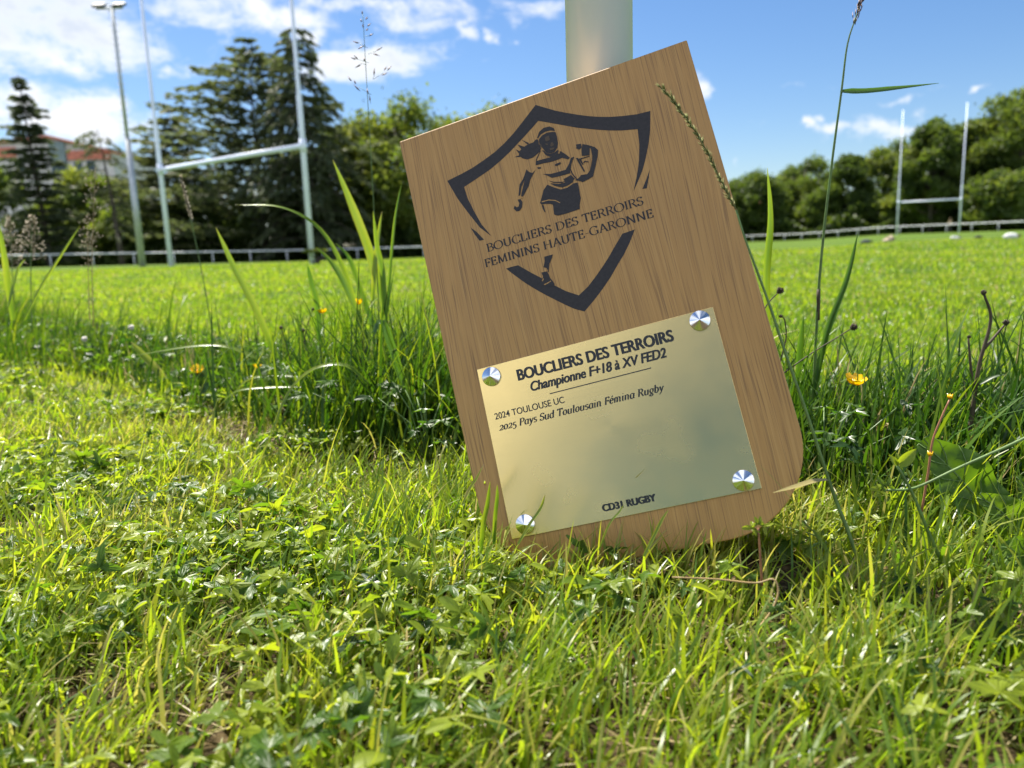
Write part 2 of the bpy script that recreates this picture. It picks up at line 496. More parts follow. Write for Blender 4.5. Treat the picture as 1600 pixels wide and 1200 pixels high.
def arc(cx, cy, rx, ry, a0, a1, n=10):
    return [(cx + rx * math.cos(math.radians(a0 + (a1 - a0) * k / n)), cy + ry * math.sin(math.radians(a0 + (a1 - a0) * k / n))) for k in range(n + 1)]


# glyph = advance, strokes; a stroke is a list of points; serifs are given as ('s', x, y, half width)
def sb(x, y, w=.13): return ('s', x, y, w)


GLYPH = {
    'B': (.66, [[(.15, 0), (.15, 1)], [(.15, .98), (.34, .98)] + arc(.34, .755, .20, .225, 90, -90) + [(.15, .53)], [(.15, .53), (.36, .53)] + arc(.36, .275, .24, .255, 90, -90) + [(.15, .02)], sb(.13, 0), sb(.13, 1)]),
    'O': (.92, [arc(.46, .5, .39, .50, 0, 360, 28)]),
    'U': (.82, [[(.16, 1), (.16, .36)] + arc(.41, .36, .25, .35, 180, 360) + [(.66, 1)], sb(.16, 1), sb(.66, 1)]),
    'C': (.80, [arc(.46, .5, .38, .50, 48, 312, 24), [(.72, .98), (.72, .76)], [(.72, .02), (.72, .24)]]),
    'L': (.64, [[(.16, 0), (.16, 1)], [(.16, .02), (.55, .02), (.58, .24)], sb(.14, 0), sb(.16, 1)]),
    'I': (.34, [[(.17, 0), (.17, 1)], sb(.17, 0), sb(.17, 1)]),
    'E': (.64, [[(.16, 0), (.16, 1)], [(.14, .98), (.52, .98), (.54, .80)], [(.16, .52), (.45, .52)], [(.45, .40), (.45, .64)], [(.14, .02), (.55, .02), (.58, .22)], sb(.14, 0, .1), sb(.14, 1, .1)]),
    'R': (.74, [[(.16, 0), (.16, 1)], [(.16, .98), (.36, .98)] + arc(.36, .74, .22, .24, 90, -90) + [(.16, .50)], [(.38, .50), (.68, .0)], sb(.16, 0), sb(.14, 1), sb(.68, 0, .08)]),
    'S': (.58, [arc(.29, .745, .20, .245, 35, 250, 14)[:-1] + arc(.29, .26, .21, .26, 80, -150, 16), [(.47, .98), (.47, .78)], [(.09, .02), (.09, .24)]]),
    'D': (.86, [[(.16, 0), (.16, 1)], [(.16, .98), (.36, .98)] + arc(.36, .5, .40, .48, 90, -90, 18) + [(.16, .02)], sb(.13, 0), sb(.13, 1)]),
    'T': (.72, [[(.36, 0), (.36, 1)], [(.06, .80), (.07, .98), (.65, .98), (.66, .80)], sb(.36, 0)]),
    'F': (.60, [[(.16, 0), (.16, 1)], [(.14, .98), (.52, .98), (.54, .80)], [(.16, .50), (.44, .50)], [(.44, .38), (.44, .62)], sb(.16, 0), sb(.14, 1, .1)]),
    'M': (1.02, [[(.17, 0), (.20, 1)], [(.20, 1), (.50, .05)], [(.50, .05), (.80, 1)], [(.80, 1), (.85, 0)], sb(.17, 0, .1), sb(.16, 1, .1), sb(.85, 0), sb(.84, 1, .1)]),
    'N': (.88, [[(.17, 0), (.17, 1)], [(.17, 1), (.71, 0)], [(.71, 0), (.71, 1)], sb(.17, 0, .1), sb(.13, 1, .1), sb(.71, 1, .1)]),
    'H': (.88, [[(.17, 0), (.17, 1)], [(.71, 0), (.71, 1)], [(.17, .51), (.71, .51)], sb(.17, 0), sb(.17, 1), sb(.71, 0), sb(.71, 1)]),
    'A': (.80, [[(.10, 0), (.40, 1)], [(.40, 1), (.71, 0)], [(.21, .35), (.60, .35)], sb(.10, 0, .1), sb(.71, 0)]),
    'G': (.88, [arc(.46, .5, .38, .50, 48, 318, 24), [(.72, .98), (.72, .76)], [(.74, .06), (.74, .42)], sb(.73, .42)]),
    '-': (.42, [[(.07, .42), (.35, .42)]]), ' ': (.36, []),
    'P': (.66, [[(.16, 0), (.16, 1)], [(.16, .98), (.36, .98)] + arc(.36, .725, .24, .255, 90, -90) + [(.16, .47)], sb(.16, 0), sb(.14, 1)]),
    # lower case and old-style figures (x height .70)
    'a': (.62, [arc(.29, .34, .20, .34, 60, 330, 16), [(.50, .68), (.48, .12), (.56, .02), (.62, .06)]]),
    'b': (.60, [[(.14, 1.05), (.14, .05)], arc(.31, .34, .20, .34, -150, 150, 16), sb(.10, 1.05, .07)]),
    'd': (.62, [arc(.29, .34, .20, .34, 40, 320, 16), [(.49, 1.05), (.49, .1), (.60, .03)], sb(.45, 1.05, .07)]),
    'e': (.54, [[(.10, .36), (.44, .40)] + arc(.28, .42, .17, .26, 0, 160, 8) + arc(.29, .33, .19, .33, 150, 320, 12)]),
    'é': (.54, [[(.10, .36), (.44, .40)] + arc(.28, .42, .17, .26, 0, 160, 8) + arc(.29, .33, .19, .33, 150, 320, 12), [(.26, .82), (.42, 1.02)]]),
    'g': (.58, [arc(.28, .42, .19, .26, 0, 360, 16), [(.28, .14), (.18, .05), (.40, -.02), (.46, -.16), (.28, -.30), (.08, -.20), (.14, -.05)], [(.42, .62), (.56, .66)]]),
    'i': (.34, [[(.16, .66), (.16, .06), (.27, .02)], [(.15, .90), (.19, .98)], sb(.12, .68, .06)]),
    'l': (.34, [[(.16, 1.05), (.16, .06), (.27, .02)], sb(.12, 1.05, .06)]),
    'm': (.96, [[(.14, .68), (.14, 0)], arc(.29, .46, .15, .22, 170, 0, 8) + [(.44, 0)], arc(.60, .46, .16, .22, 170, 0, 8) + [(.76, .06), (.88, .02)], sb(.10, .68, .06)]),
    'n': (.66, [[(.14, .68), (.14, 0)], arc(.31, .46, .17, .22, 170, 0, 8) + [(.48, .06), (.60, .02)], sb(.10, .68, .06)]),
    'o': (.58, [arc(.29, .34, .20, .34, 0, 360, 20)]),
    's': (.48, [arc(.25, .51, .15, .17, 30, 250, 10)[:-1] + arc(.24, .18, .16, .18, 80, -150, 12)]),
    'u': (.66, [[(.14, .68), (.14, .24)] + arc(.31, .22, .17, .22, 180, 350, 8), [(.50, .68), (.50, .08), (.60, .02)], sb(.10, .68, .06), sb(.46, .68, .06)]),
    'y': (.56, [[(.10, .68), (.30, .06)], [(.50, .68), (.28, -.05), (.12, -.30), (.03, -.26)], sb(.10, .68, .09), sb(.49, .68, .08)]),
    '2': (.58, [arc(.28, .46, .19, .23, 165, -20, 10) + [(.10, .03), (.48, .03), (.52, .16)]]),
    '0': (.60, [arc(.30, .34, .21, .34, 0, 360, 20)]),
    '5': (.54, [[(.46, .67), (.15, .66), (.13, .33)] + arc(.25, .06, .21, .27, 110, -130, 14)]),
}


def serif(name, text, x0, x1, y, cap, thick, thin, mat, parent, z, slant=0.0, serif_t=.05):
    """pen-drawn roman letters: thick down strokes, thin cross strokes, slab serifs"""
    m = MB(); cx = 0.0; k = 0
    adv = [GLYPH[c][0] for c in text]
    for c in text:
        a, strokes = GLYPH[c]
        for s in strokes:
            zz = z + (k % 7) * 0.00001; k += 1
            if s[0] == 's':
                _, sx, sy, w = s
                y0, y1 = (sy, sy + serif_t) if sy < .5 else (sy - serif_t, sy)
                V = [(sx - w, y0), (sx + w, y0), (sx + w * .8, y1), (sx - w * .8, y1)] if sy < .5 else [(sx - w * .8, y0), (sx + w * .8, y0), (sx + w, y1), (sx - w, y1)]
                m.add([(cx + px + slant * py, py, zz) for px, py in V], [(0, 1, 2, 3)])
                continue
            P = np.array(s, float); n = len(P); L = []; R = []
            closed = np.linalg.norm(P[0] - P[-1]) < 1e-6
            for i in range(n):
                d0 = P[i] - P[i - 1] if i > 0 else (P[-1] - P[-2] if closed else P[1] - P[0])
                d1 = P[i + 1] - P[i] if i < n - 1 else (P[1] - P[0] if closed else P[-1] - P[-2])
                d0 = d0 / (np.linalg.norm(d0) + 1e-9); d1 = d1 / (np.linalg.norm(d1) + 1e-9)
                d = d0 + d1; d /= np.linalg.norm(d) + 1e-9
                nr = np.array((-d[1], d[0])); v = abs(d[1])
                down = d[1] * d[0] <= 0                                       # strokes running down to the right are heavy
                w = thin + (thick - thin) * (v ** 1.3) * (1.0 if down or v > .97 else .55)
                w = w / max(.6, abs(d @ d0)) / 2
                L.append(P[i] + nr * w); R.append(P[i] - nr * w)
            V = [(cx + px + slant * py, py, zz) for px, py in L + R]
            m.add(V, [(i + n, i + 1 + n, i + 1, i) for i in range(n - 1)])
        cx += a
    me_v = np.array(m.v); lo, hi = me_v[:, 0].min(), me_v[:, 0].max()
    me_v[:, 0] = x0 + (me_v[:, 0] - lo) / (hi - lo) * (x1 - x0) - BASE[0]
    me_v[:, 1] = y + me_v[:, 1] * cap - BASE[1]
    m.v = [tuple(p) for p in me_v]
    return m.build(name, mat, parent, smooth=False)


# outlines of the engraved emblem in board coordinates (metres)
SHIELD=[[(0.01005,0.2097),(0.02699,0.21212),(0.04058,0.21474),(0.05487,0.21901),(0.06831,0.22374),(0.0807,0.22985),(0.09242,0.23702),(0.1075,0.24814),(0.12212,0.25935),(0.14028,0.24625),(0.15108,0.23976),(0.16187,0.23372),(0.17265,0.22813),(0.18352,0.22337),(0.19448,0.21943),(0.20552,0.21629),(0.22032,0.21304),(0.23409,0.2118),(0.22936,0.19281),(0.22558,0.1818),(0.22092,0.17111),(0.21672,0.16233),(0.21199,0.15373),(0.20621,0.1455),(0.19845,0.13547),(0.20532,0.14986),(0.20899,0.15883),(0.2115,0.16616),(0.21546,0.18121),(0.21757,0.1974),(0.20203,0.20146),(0.19117,0.2053),(0.18036,0.20976),(0.15872,0.21997),(0.14075,0.23021),(0.1212,0.24128),(0.10345,0.22989),(0.08409,0.2183),(0.07218,0.21224),(0.0604,0.20696),(0.04201,0.20124),(0.02702,0.19689),(0.0284,0.18304),(0.03245,0.1667),(0.03746,0.15018),(0.04534,0.13461),(0.03482,0.14783),(0.02597,0.16662),(0.01723,0.18667)],[(0.02478,0.15097),(0.03023,0.14438),(0.03643,0.13357),(0.03139,0.13385),(0.02763,0.14221)],[(0.21942,0.15286),(0.21621,0.14419),(0.21198,0.13446),(0.2076,0.1353),(0.21387,0.14396)],[(0.05311,0.09613),(0.05939,0.09634),(0.06653,0.09587),(0.07914,0.0833),(0.08843,0.07486),(0.09914,0.06425),(0.1091,0.05533),(0.12111,0.04729),(0.13239,0.05364),(0.14246,0.06168),(0.15177,0.06992),(0.15975,0.07753),(0.16699,0.08534),(0.17789,0.09643),(0.19087,0.097),(0.18222,0.08469),(0.17467,0.07543),(0.16666,0.06748),(0.15685,0.05687),(0.14656,0.04756),(0.13578,0.03875),(0.12291,0.02949),(0.1134,0.03513),(0.10589,0.04122),(0.08924,0.05598),(0.07924,0.06553),(0.06932,0.07594),(0.06088,0.0862)]]
FIGURE=[[(0.11586,0.22358),(0.11948,0.22918),(0.12478,0.23172),(0.13126,0.23119),(0.13519,0.22783),(0.13582,0.22438),(0.13115,0.22652),(0.12561,0.22701),(0.12063,0.22583),(0.11654,0.22237)],[(0.11721,0.22115),(0.1212,0.22416),(0.12715,0.22549),(0.13345,0.22424),(0.13612,0.22281),(0.13645,0.21685),(0.13589,0.21024),(0.13435,0.20592),(0.13035,0.20226),(0.12565,0.20214),(0.1215,0.20454),(0.11969,0.20905),(0.11845,0.21192),(0.11657,0.21404),(0.11674,0.21691)],[(0.1136,0.22193),(0.11556,0.22222),(0.11665,0.21988),(0.1161,0.21616),(0.11701,0.21389),(0.11741,0.21062),(0.11569,0.208),(0.11143,0.20586),(0.10626,0.20393),(0.10057,0.20392),(0.09555,0.2071),(0.09288,0.21145),(0.0946,0.21577),(0.09896,0.21819),(0.10509,0.21999),(0.11079,0.21997)],[(0.10621,0.22078),(0.09922,0.22716),(0.10454,0.21969)],[(0.1009,0.21831),(0.09389,0.2234),(0.09692,0.21674)],[(0.09494,0.21516),(0.09099,0.21898),(0.09328,0.21328)],[(0.09359,0.21121),(0.08784,0.21122),(0.09421,0.20884)],[(0.11728,0.20794),(0.11945,0.20797),(0.12159,0.20412),(0.12557,0.20178),(0.13044,0.20184),(0.13436,0.20349),(0.13489,0.20089),(0.12691,0.1986),(0.12484,0.19854),(0.12103,0.20159)],[(0.10898,0.1991),(0.11736,0.19867),(0.12476,0.19818),(0.13266,0.20011),(0.13661,0.20107),(0.141,0.19589),(0.14447,0.19085),(0.14235,0.18965),(0.13674,0.19349),(0.13106,0.19302),(0.12362,0.19314),(0.11635,0.19416),(0.10801,0.19477)],[(0.11677,0.2086),(0.11208,0.20242),(0.10976,0.19923),(0.10896,0.19989),(0.11143,0.20333),(0.11551,0.20806)],[(0.10884,0.19215),(0.11286,0.19118),(0.11246,0.18938),(0.10935,0.19023)],[(0.12788,0.18928),(0.134,0.18961),(0.13403,0.18767),(0.13061,0.18691),(0.12785,0.18707)],[(0.11296,0.18322),(0.12079,0.18059),(0.12995,0.17992),(0.13734,0.17983),(0.14219,0.1849),(0.14505,0.19017),(0.1483,0.19069),(0.14427,0.18515),(0.14206,0.18111),(0.14115,0.17471),(0.13437,0.17489),(0.12798,0.1753),(0.12162,0.17598),(0.11701,0.18041)],[(0.11667,0.17475),(0.1224,0.17121),(0.13103,0.16834),(0.13557,0.16798),(0.13079,0.16728),(0.12216,0.17014)],[(0.13297,0.17076),(0.14139,0.17253),(0.14417,0.16779),(0.14136,0.16434),(0.13525,0.16256),(0.1297,0.16248),(0.12234,0.16682),(0.1184,0.17081),(0.1271,0.16735),(0.13388,0.16664)],[(0.11523,0.17042),(0.12111,0.1655),(0.1275,0.16092),(0.13481,0.16061),(0.14197,0.163),(0.14626,0.16253),(0.14632,0.15681),(0.14577,0.14848),(0.14584,0.14562),(0.14323,0.13939),(0.14212,0.13457),(0.12878,0.13413),(0.11877,0.13467),(0.11515,0.13705),(0.11615,0.14765),(0.11376,0.14938),(0.10855,0.15106),(0.10486,0.15129),(0.10351,0.15364),(0.10666,0.15932),(0.11001,0.1659)],[(0.10461,0.15099),(0.10652,0.15038),(0.10698,0.14203),(0.10595,0.14284),(0.10491,0.14651)],[(0.09737,0.19379),(0.09941,0.19019),(0.10264,0.18765),(0.10696,0.19007),(0.10267,0.1857),(0.09874,0.1812),(0.09593,0.17536),(0.09117,0.17016),(0.08765,0.16628),(0.08553,0.16698),(0.08727,0.17143),(0.09092,0.17846),(0.09309,0.18308),(0.08812,0.17697),(0.08479,0.16838),(0.08285,0.16823),(0.08561,0.17682),(0.08694,0.18026),(0.09152,0.18457),(0.09429,0.1885)],[(0.08095,0.16479),(0.08434,0.16418),(0.08568,0.16037),(0.08404,0.15512),(0.08077,0.15232),(0.07728,0.15247),(0.07504,0.15657),(0.07662,0.15943),(0.0785,0.15671),(0.08073,0.15734),(0.0822,0.16053)],[(0.15378,0.20256),(0.15875,0.20179),(0.15868,0.19749),(0.15579,0.19609),(0.15307,0.19827)],[(0.16009,0.20084),(0.16539,0.19804),(0.17161,0.19348),(0.17425,0.18922),(0.1724,0.18319),(0.16785,0.17333),(0.16289,0.16363),(0.15807,0.16239),(0.15145,0.16128),(0.14713,0.16433),(0.1441,0.16591),(0.14833,0.16678),(0.15161,0.16911),(0.15773,0.16801),(0.16112,0.17086),(0.16505,0.17808),(0.16719,0.18498),(0.16757,0.19249),(0.16646,0.19402),(0.16462,0.18681),(0.1568,0.18854),(0.1576,0.19402)],[(0.1483,0.19069),(0.14401,0.18563),(0.14165,0.17933),(0.14245,0.17313),(0.14533,0.16645),(0.14651,0.16682),(0.1436,0.17332),(0.14268,0.17898),(0.14496,0.18492),(0.14886,0.18992)],[(0.15034,0.18836),(0.15232,0.18816),(0.15627,0.17192),(0.15501,0.17121)],[(0.15275,0.18686),(0.16445,0.18611),(0.16429,0.1854),(0.15518,0.18546),(0.15646,0.1791),(0.15536,0.17909)],[(0.15644,0.18101),(0.15822,0.1828),(0.16224,0.18047),(0.16204,0.17959),(0.15863,0.18141),(0.15725,0.18017)],[(0.09537,0.09653),(0.10457,0.09633),(0.10287,0.09288),(0.09899,0.08797),(0.09786,0.08458),(0.09615,0.07903),(0.09525,0.08162),(0.09536,0.08415),(0.09209,0.08605),(0.09482,0.09202)],[(0.08869,0.08123),(0.09462,0.08087),(0.09577,0.07775),(0.09651,0.07288),(0.09842,0.06909),(0.09945,0.06555),(0.0986,0.06339),(0.0929,0.06504),(0.0884,0.06759),(0.08745,0.07158),(0.08954,0.07678)]]
FIGURE_LIGHT=[[(0.12895,0.21344),(0.13076,0.21319),(0.13146,0.20964),(0.12828,0.2088),(0.1273,0.21031)],[(0.12596,0.20766),(0.13162,0.20706),(0.1301,0.20526),(0.12651,0.20514)],[(0.12312,0.21469),(0.12549,0.21308),(0.12538,0.21176),(0.12298,0.21279)],[(0.12407,0.221),(0.12818,0.2217),(0.12873,0.21663),(0.12501,0.21598),(0.12347,0.21749)],[(0.11664,0.21646),(0.11829,0.2154),(0.11909,0.21141),(0.11765,0.21171)],[(0.10544,0.15474),(0.11302,0.15438),(0.11983,0.1516),(0.1241,0.14756),(0.12359,0.14696),(0.11946,0.15077),(0.1128,0.15341),(0.10557,0.15364)],[(0.11734,0.20695),(0.11851,0.20713),(0.12046,0.20198),(0.12171,0.19922),(0.12046,0.19907),(0.11845,0.20267)],[(0.16638,0.19367),(0.16716,0.19311),(0.1666,0.18518),(0.1643,0.17834),(0.16081,0.17191),(0.15997,0.1722),(0.16389,0.17896),(0.16597,0.18559)],[(0.08462,0.16631),(0.0878,0.16566),(0.08722,0.1643),(0.08412,0.16492)],[(0.13381,0.20107),(0.13534,0.20122),(0.1356,0.1991),(0.13402,0.19868)],[(0.08726,0.0728),(0.08959,0.07491),(0.08955,0.07352),(0.08788,0.07145)],[(0.0886,0.06846),(0.09289,0.06907),(0.09644,0.07012),(0.09663,0.06933),(0.09304,0.0681),(0.08927,0.06734)],[(0.09246,0.08151),(0.0961,0.0823),(0.09621,0.08134),(0.09364,0.08061)]]


def build_plaque():
    root = empty("wooden_plaque", B0, "oak plaque with a dark shield emblem and gold plate leaning on the white post", "plaque")
    root.matrix_world = Matrix(((BA[0], BB[0], BN[0], B0[0]), (BA[1], BB[1], BN[1], B0[1]), (BA[2], BB[2], BN[2], B0[2]), (0, 0, 0, 1)))
    out = rounded([(-.0270, -.2174, .087), (.2940, -.2174, .087), (.2857, .2721, 0), (-.0352, .2721, 0)], 18)
    slab("board", out, -.022, 0.0, M_WOOD, root, .0012)
    em = poly_mesh(SHIELD, .0002).build("shield_emblem", M_INK, root, smooth=False)
    poly_mesh(FIGURE, .00030, .00001).build("player_drawing", M_INK, em, smooth=False)
    poly_mesh(FIGURE_LIGHT[:5], .00060, .00001).build("face_shading", plain("scorched_wood", (.085, .058, .034), .7), em, smooth=False)
    poly_mesh(FIGURE_LIGHT[5:], .00060, .00001).build("drawing_highlight", M_WOOD, em, smooth=False)
    serif("emblem_lettering", "BOUCLIERS DES TERROIRS", .0372, .2056, .1193, .0088, .150, .060, M_INK, root, .0002)
    serif("emblem_lettering", "FEMININS HAUTE-GARONNE", .0318, .2122, .1037, .0088, .150, .060, M_INK, root, .0002)
    pl = slab("metal_plate", [(0, -.1770), (.2462, -.1770), (.2448, 0), (0, 0)], .0002, .0016, M_PLATE, root, .0003)
    z = .00175
    sans("plate_lettering", "BOUCLIERS DES TERROIRS", .0408, .2022, -.0222, .0112, M_PLATEINK, pl, z, bold=.042)
    sans("plate_lettering", "Championne F+18 à XV FED2", .0518, .1918, -.0362, .0096, M_PLATEINK, pl, z, bold=.034, shear=.22)
    poly_mesh([[(.0700, -.0438), (.1740, -.0434), (.1740, -.0424), (.0700, -.0428)]], z).build("plate_rule", M_PLATEINK, pl, smooth=False)
    sans("plate_lettering", "2024 TOULOUSE UC", .0086, .0832, -.0557, .0066, M_PLATEINK, pl, z, bold=.014)
    serif("plate_lettering", "2025 Pays Sud Toulousain Fémina Rugby", .0098, .1818, -.0676, .0072, .20, .085, M_PLATEINK, pl, z, slant=.22, serif_t=.08)
    sans("plate_lettering", "CD31 RUGBY", .0962, .1496, -.1684, .0066, M_PLATEINK, pl, z, bold=.065)
    for cx, cy in ((.0142, -.0112), (.2298, -.0100), (.2318, -.1664), (.0172, -.1650)):
        bm = bmesh.new(); n = 40; r = .0100
        rings = [(r, .0017), (r, .0034), (r * .96, .0040)]
        vs = [[bm.verts.new((cx - BASE[0] + q * math.cos(2 * math.pi * k / n), cy - BASE[1] + q * math.sin(2 * math.pi * k / n), zz)) for k in range(n)] for q, zz in rings]
        top = bm.verts.new((cx - BASE[0], cy - BASE[1], .0085))
        for a, b in zip(vs, vs[1:]):
            for k in range(n): bm.faces.new((a[k], a[(k + 1) % n], b[(k + 1) % n], b[k]))
        for k in range(n): bm.faces.new((vs[-1][k], vs[-1][(k + 1) % n], top))
        me = bpy.data.meshes.new("screw_cap"); bm.to_mesh(me); bm.free()
        link("screw_cap", me, M_CHROME, pl, smooth=False)


build_plaque()

# ---------------------------------------------------------------- the upright behind the plaque
PB = bp(.1925, .2721, -.024)
POST_R = 98 / FPX * (PB[1] + .04) / 2
_pr = ray(936, 60); POST_Y = PB[1] + POST_R + .004
POST = (at(936, 60, POST_Y)[0], POST_Y)


def build_post():
    m = MB(); x, y = POST
    m.tube([(x, y, -.2), (x, y, 3.6), (x, y, 9.0)], [POST_R, POST_R, POST_R * .8], n=48)
    m.add(*(lambda s: (s.v, s.f))(collar(x, y)))
    o = m.build("goal_upright", M_POST, None, org=np.array((x, y, 0)))
    o.location = (x, y, 0)
    tag(o, "thick white painted steel post right behind the wooden plaque", "goal post")


def collar(x, y):
    c = MB(); c.tube([(x, y, -.05), (x, y, .05)], [POST_R * 1.25, POST_R * 1.2], n=32); return c


build_post()


def rugby_goal(label, A, B, bar_z, low_r, top, name="rugby_goal"):
    A = np.array(A); B = np.array(B)
    za, zb = float(terrain(*A)), float(terrain(*B))
    mid = (A + B) / 2
    root = empty(name, (*mid, (za + zb) / 2), label, "rugby goal", "white rugby goals on the pitch")
    og = np.array((*mid, (za + zb) / 2))
    for p, z in ((A, za), (B, zb)):
        m = MB(); bz = za + bar_z
        m.tube([(*p, z - .3), (*p, bz + 1.2), (*p, bz + 1.3), (*p, z + top)], [low_r, low_r, low_r * .68, low_r * .55], n=16)
        m.build("upright", M_WHITEPAINT, root, org=og)
        c = MB(); c.tube([(*p, bz - .16), (*p, bz + .16)], low_r * 1.25, n=16); c.build("bar_clamp", M_WHITEPAINT, root, org=og)
    m = MB(); m.tube([(*A, za + bar_z), (*B, za + bar_z)], low_r * .95, n=14); m.build("crossbar", M_WHITEPAINT, root, org=og)


def xy(px, Y, py=400):
    r = ray(px, py); return (r[0] / r[1] * Y, Y)


rugby_goal("tall white rugby goal in front of the dark conifers", xy(266, 25.0, 405), xy(487, 20.6, 400), 3.02, .072, 12.0)
rugby_goal("small far white rugby goal in front of the green wood", xy(1401, 73, 365), xy(1498, 70, 365), 3.0, .068, 11.2)


M_LAMP = plain("dark_lamp_housing", (.10, .11, .12), .5, var=.1)


def build_floodlight():
    x, y = xy(222, 29, 410); z = float(terrain(x, y)); og = np.array((x, y, z)); zt = at(168, 10, 29)[2]
    root = empty("floodlight_mast", og, "slim grey floodlight mast with climbing rungs beside the tall left goal", "floodlight mast")
    m = MB(); m.tube([(x, y, z - .2), (x, y, z + 4.6)], [.125, .10], n=16); m.build("pole", M_GALV, root, org=og)
    m = MB(); m.tube([(x, y, z + 4.6), (x, y, zt)], [.062, .05], n=12); m.build("upper_pole", M_GALV, root, org=og)
    for k in range(24):
        zz = z + 4.7 + k * .22
        m = MB(); m.tube([(x - .15, y - .02, zz), (x + .15, y - .02, zz)], .014, n=5); m.build("rung", M_GALV, root, org=og)
    m = MB(); m.tube([(x - .55, y, zt - .06), (x + .38, y, zt - .06)], .04, n=8); m.build("cross_arm", M_GALV, root, org=og)
    for dx in (-.46, .24):
        m = MB(); R = np.array(Matrix.Rotation(math.radians(25), 3, 'X'))
        m.box((x + dx, y + .05, zt + .06), (.38, .34, .10), R); m.box((x + dx, y - .06, zt - .01), (.32, .24, .03), R)
        m.build("lamp_housing", M_LAMP, root, org=og, smooth=False)


build_floodlight()


def rail_fence(label, A, B, h, step):
    A = np.array(A); B = np.array(B); L = np.linalg.norm(B - A); n = int(L / step)
    z0 = float(terrain(*A)); og = np.array((*A, z0))
    root = empty("rail_fence", og, label, "rail fence", "white rails round the pitch")
    pts = [A + (B - A) * k / n for k in range(n + 1)]
    top = []
    for p in pts:
        z = float(terrain(*p)); top.append((*p, z + h))
        m = MB(); m.tube([(*p, z - .2), (*p, z + h - .03)], .038, n=8); m.build("rail_post", M_RAIL, root, org=og)
    m = MB(); m.tube(top, .05, n=10); m.build("top_rail", M_RAIL, root, org=og)


rail_fence("low white rail running along the far left side below the conifers", xy(-60, 57, 407), xy(900, 72, 380), .92, 2.7)
rail_fence("low white rail along the far right side in front of the wood", xy(1700, 80, 352), xy(1130, 122, 371), .96, 2.75)


# ---------------------------------------------------------------- things lying far out on the pitch
def gear_bag(label, px, Y, w, hgt, mat, mat2, rot, slant=0.0):
    x, y = xy(px, Y, 374); z = float(terrain(x, y))
    root = empty("gear_bag", (x, y, z), label, "bag", "bags left out on the pitch")
    bm = bmesh.new(); bmesh.ops.create_uvsphere(bm, u_segments=20, v_segments=12, radius=.5)
    r = random.Random(int(px))
    for v in bm.verts:
        q = v.co; lump = 1 + .10 * math.sin(7 * q.x + px) + .08 * math.sin(9 * q.y + 2 * q.z + px)
        v.co = Vector((math.copysign(abs(q.x * 2) ** .75 / 2, q.x) * w * lump, math.copysign(abs(q.y * 2) ** .8 / 2, q.y) * w * .55, max(0, q.z + .36) / .86 * hgt * lump * (1 + slant * q.x * 2)))
    me = bpy.data.meshes.new("bag_body"); bm.to_mesh(me); bm.free()
    o = link("bag_body", me, mat, root)
    for s in (-1, 1):
        m = MB(); pts = [(w * .26 * math.cos(a), s * w * .10, hgt * (.82 + .22 * math.sin(a))) for a in np.linspace(0, math.pi, 9)]
        m.tube(pts, .010, n=6); m.build("handle", mat2, root)
    m = MB(); m.box((w * .36, -w * .02, hgt * .62), (w * .22, w * .46, hgt * .34)); m.build("end_pocket", mat2, root, smooth=True)
    root.rotation_euler = (0, 0, rot)


FAB = {k: plain(k + "_fabric", c, .8, var=.25, scale=20) for k, c in dict(grey=(.07, .085, .08), tan=(.36, .29, .20), white=(.62, .62, .60), black=(.018, .02, .022), brown=(.14, .09, .05)).items()}
gear_bag("dark grey bag lying farthest left of the bags on the far right of the pitch", 1353, 25.5, .40, .13, FAB['grey'], FAB['black'], .1)
gear_bag("slumped tan bag lying in front of the far goal's left post", 1388, 25.5, .38, .17, FAB['tan'], FAB['brown'], .3, .5)
gear_bag("small white and grey bag lying in front of the far goal's right post", 1493, 26.0, .30, .12, FAB['white'], FAB['grey'], -.2)
gear_bag("small black bag lying alone right of the far goal", 1528, 25.0, .26, .10, FAB['black'], FAB['black'], .2)
gear_bag("larger white bag with dark brown top lying at the right edge of the photo", 1579, 23.0, .50, .15, FAB['white'], FAB['brown'], .05)


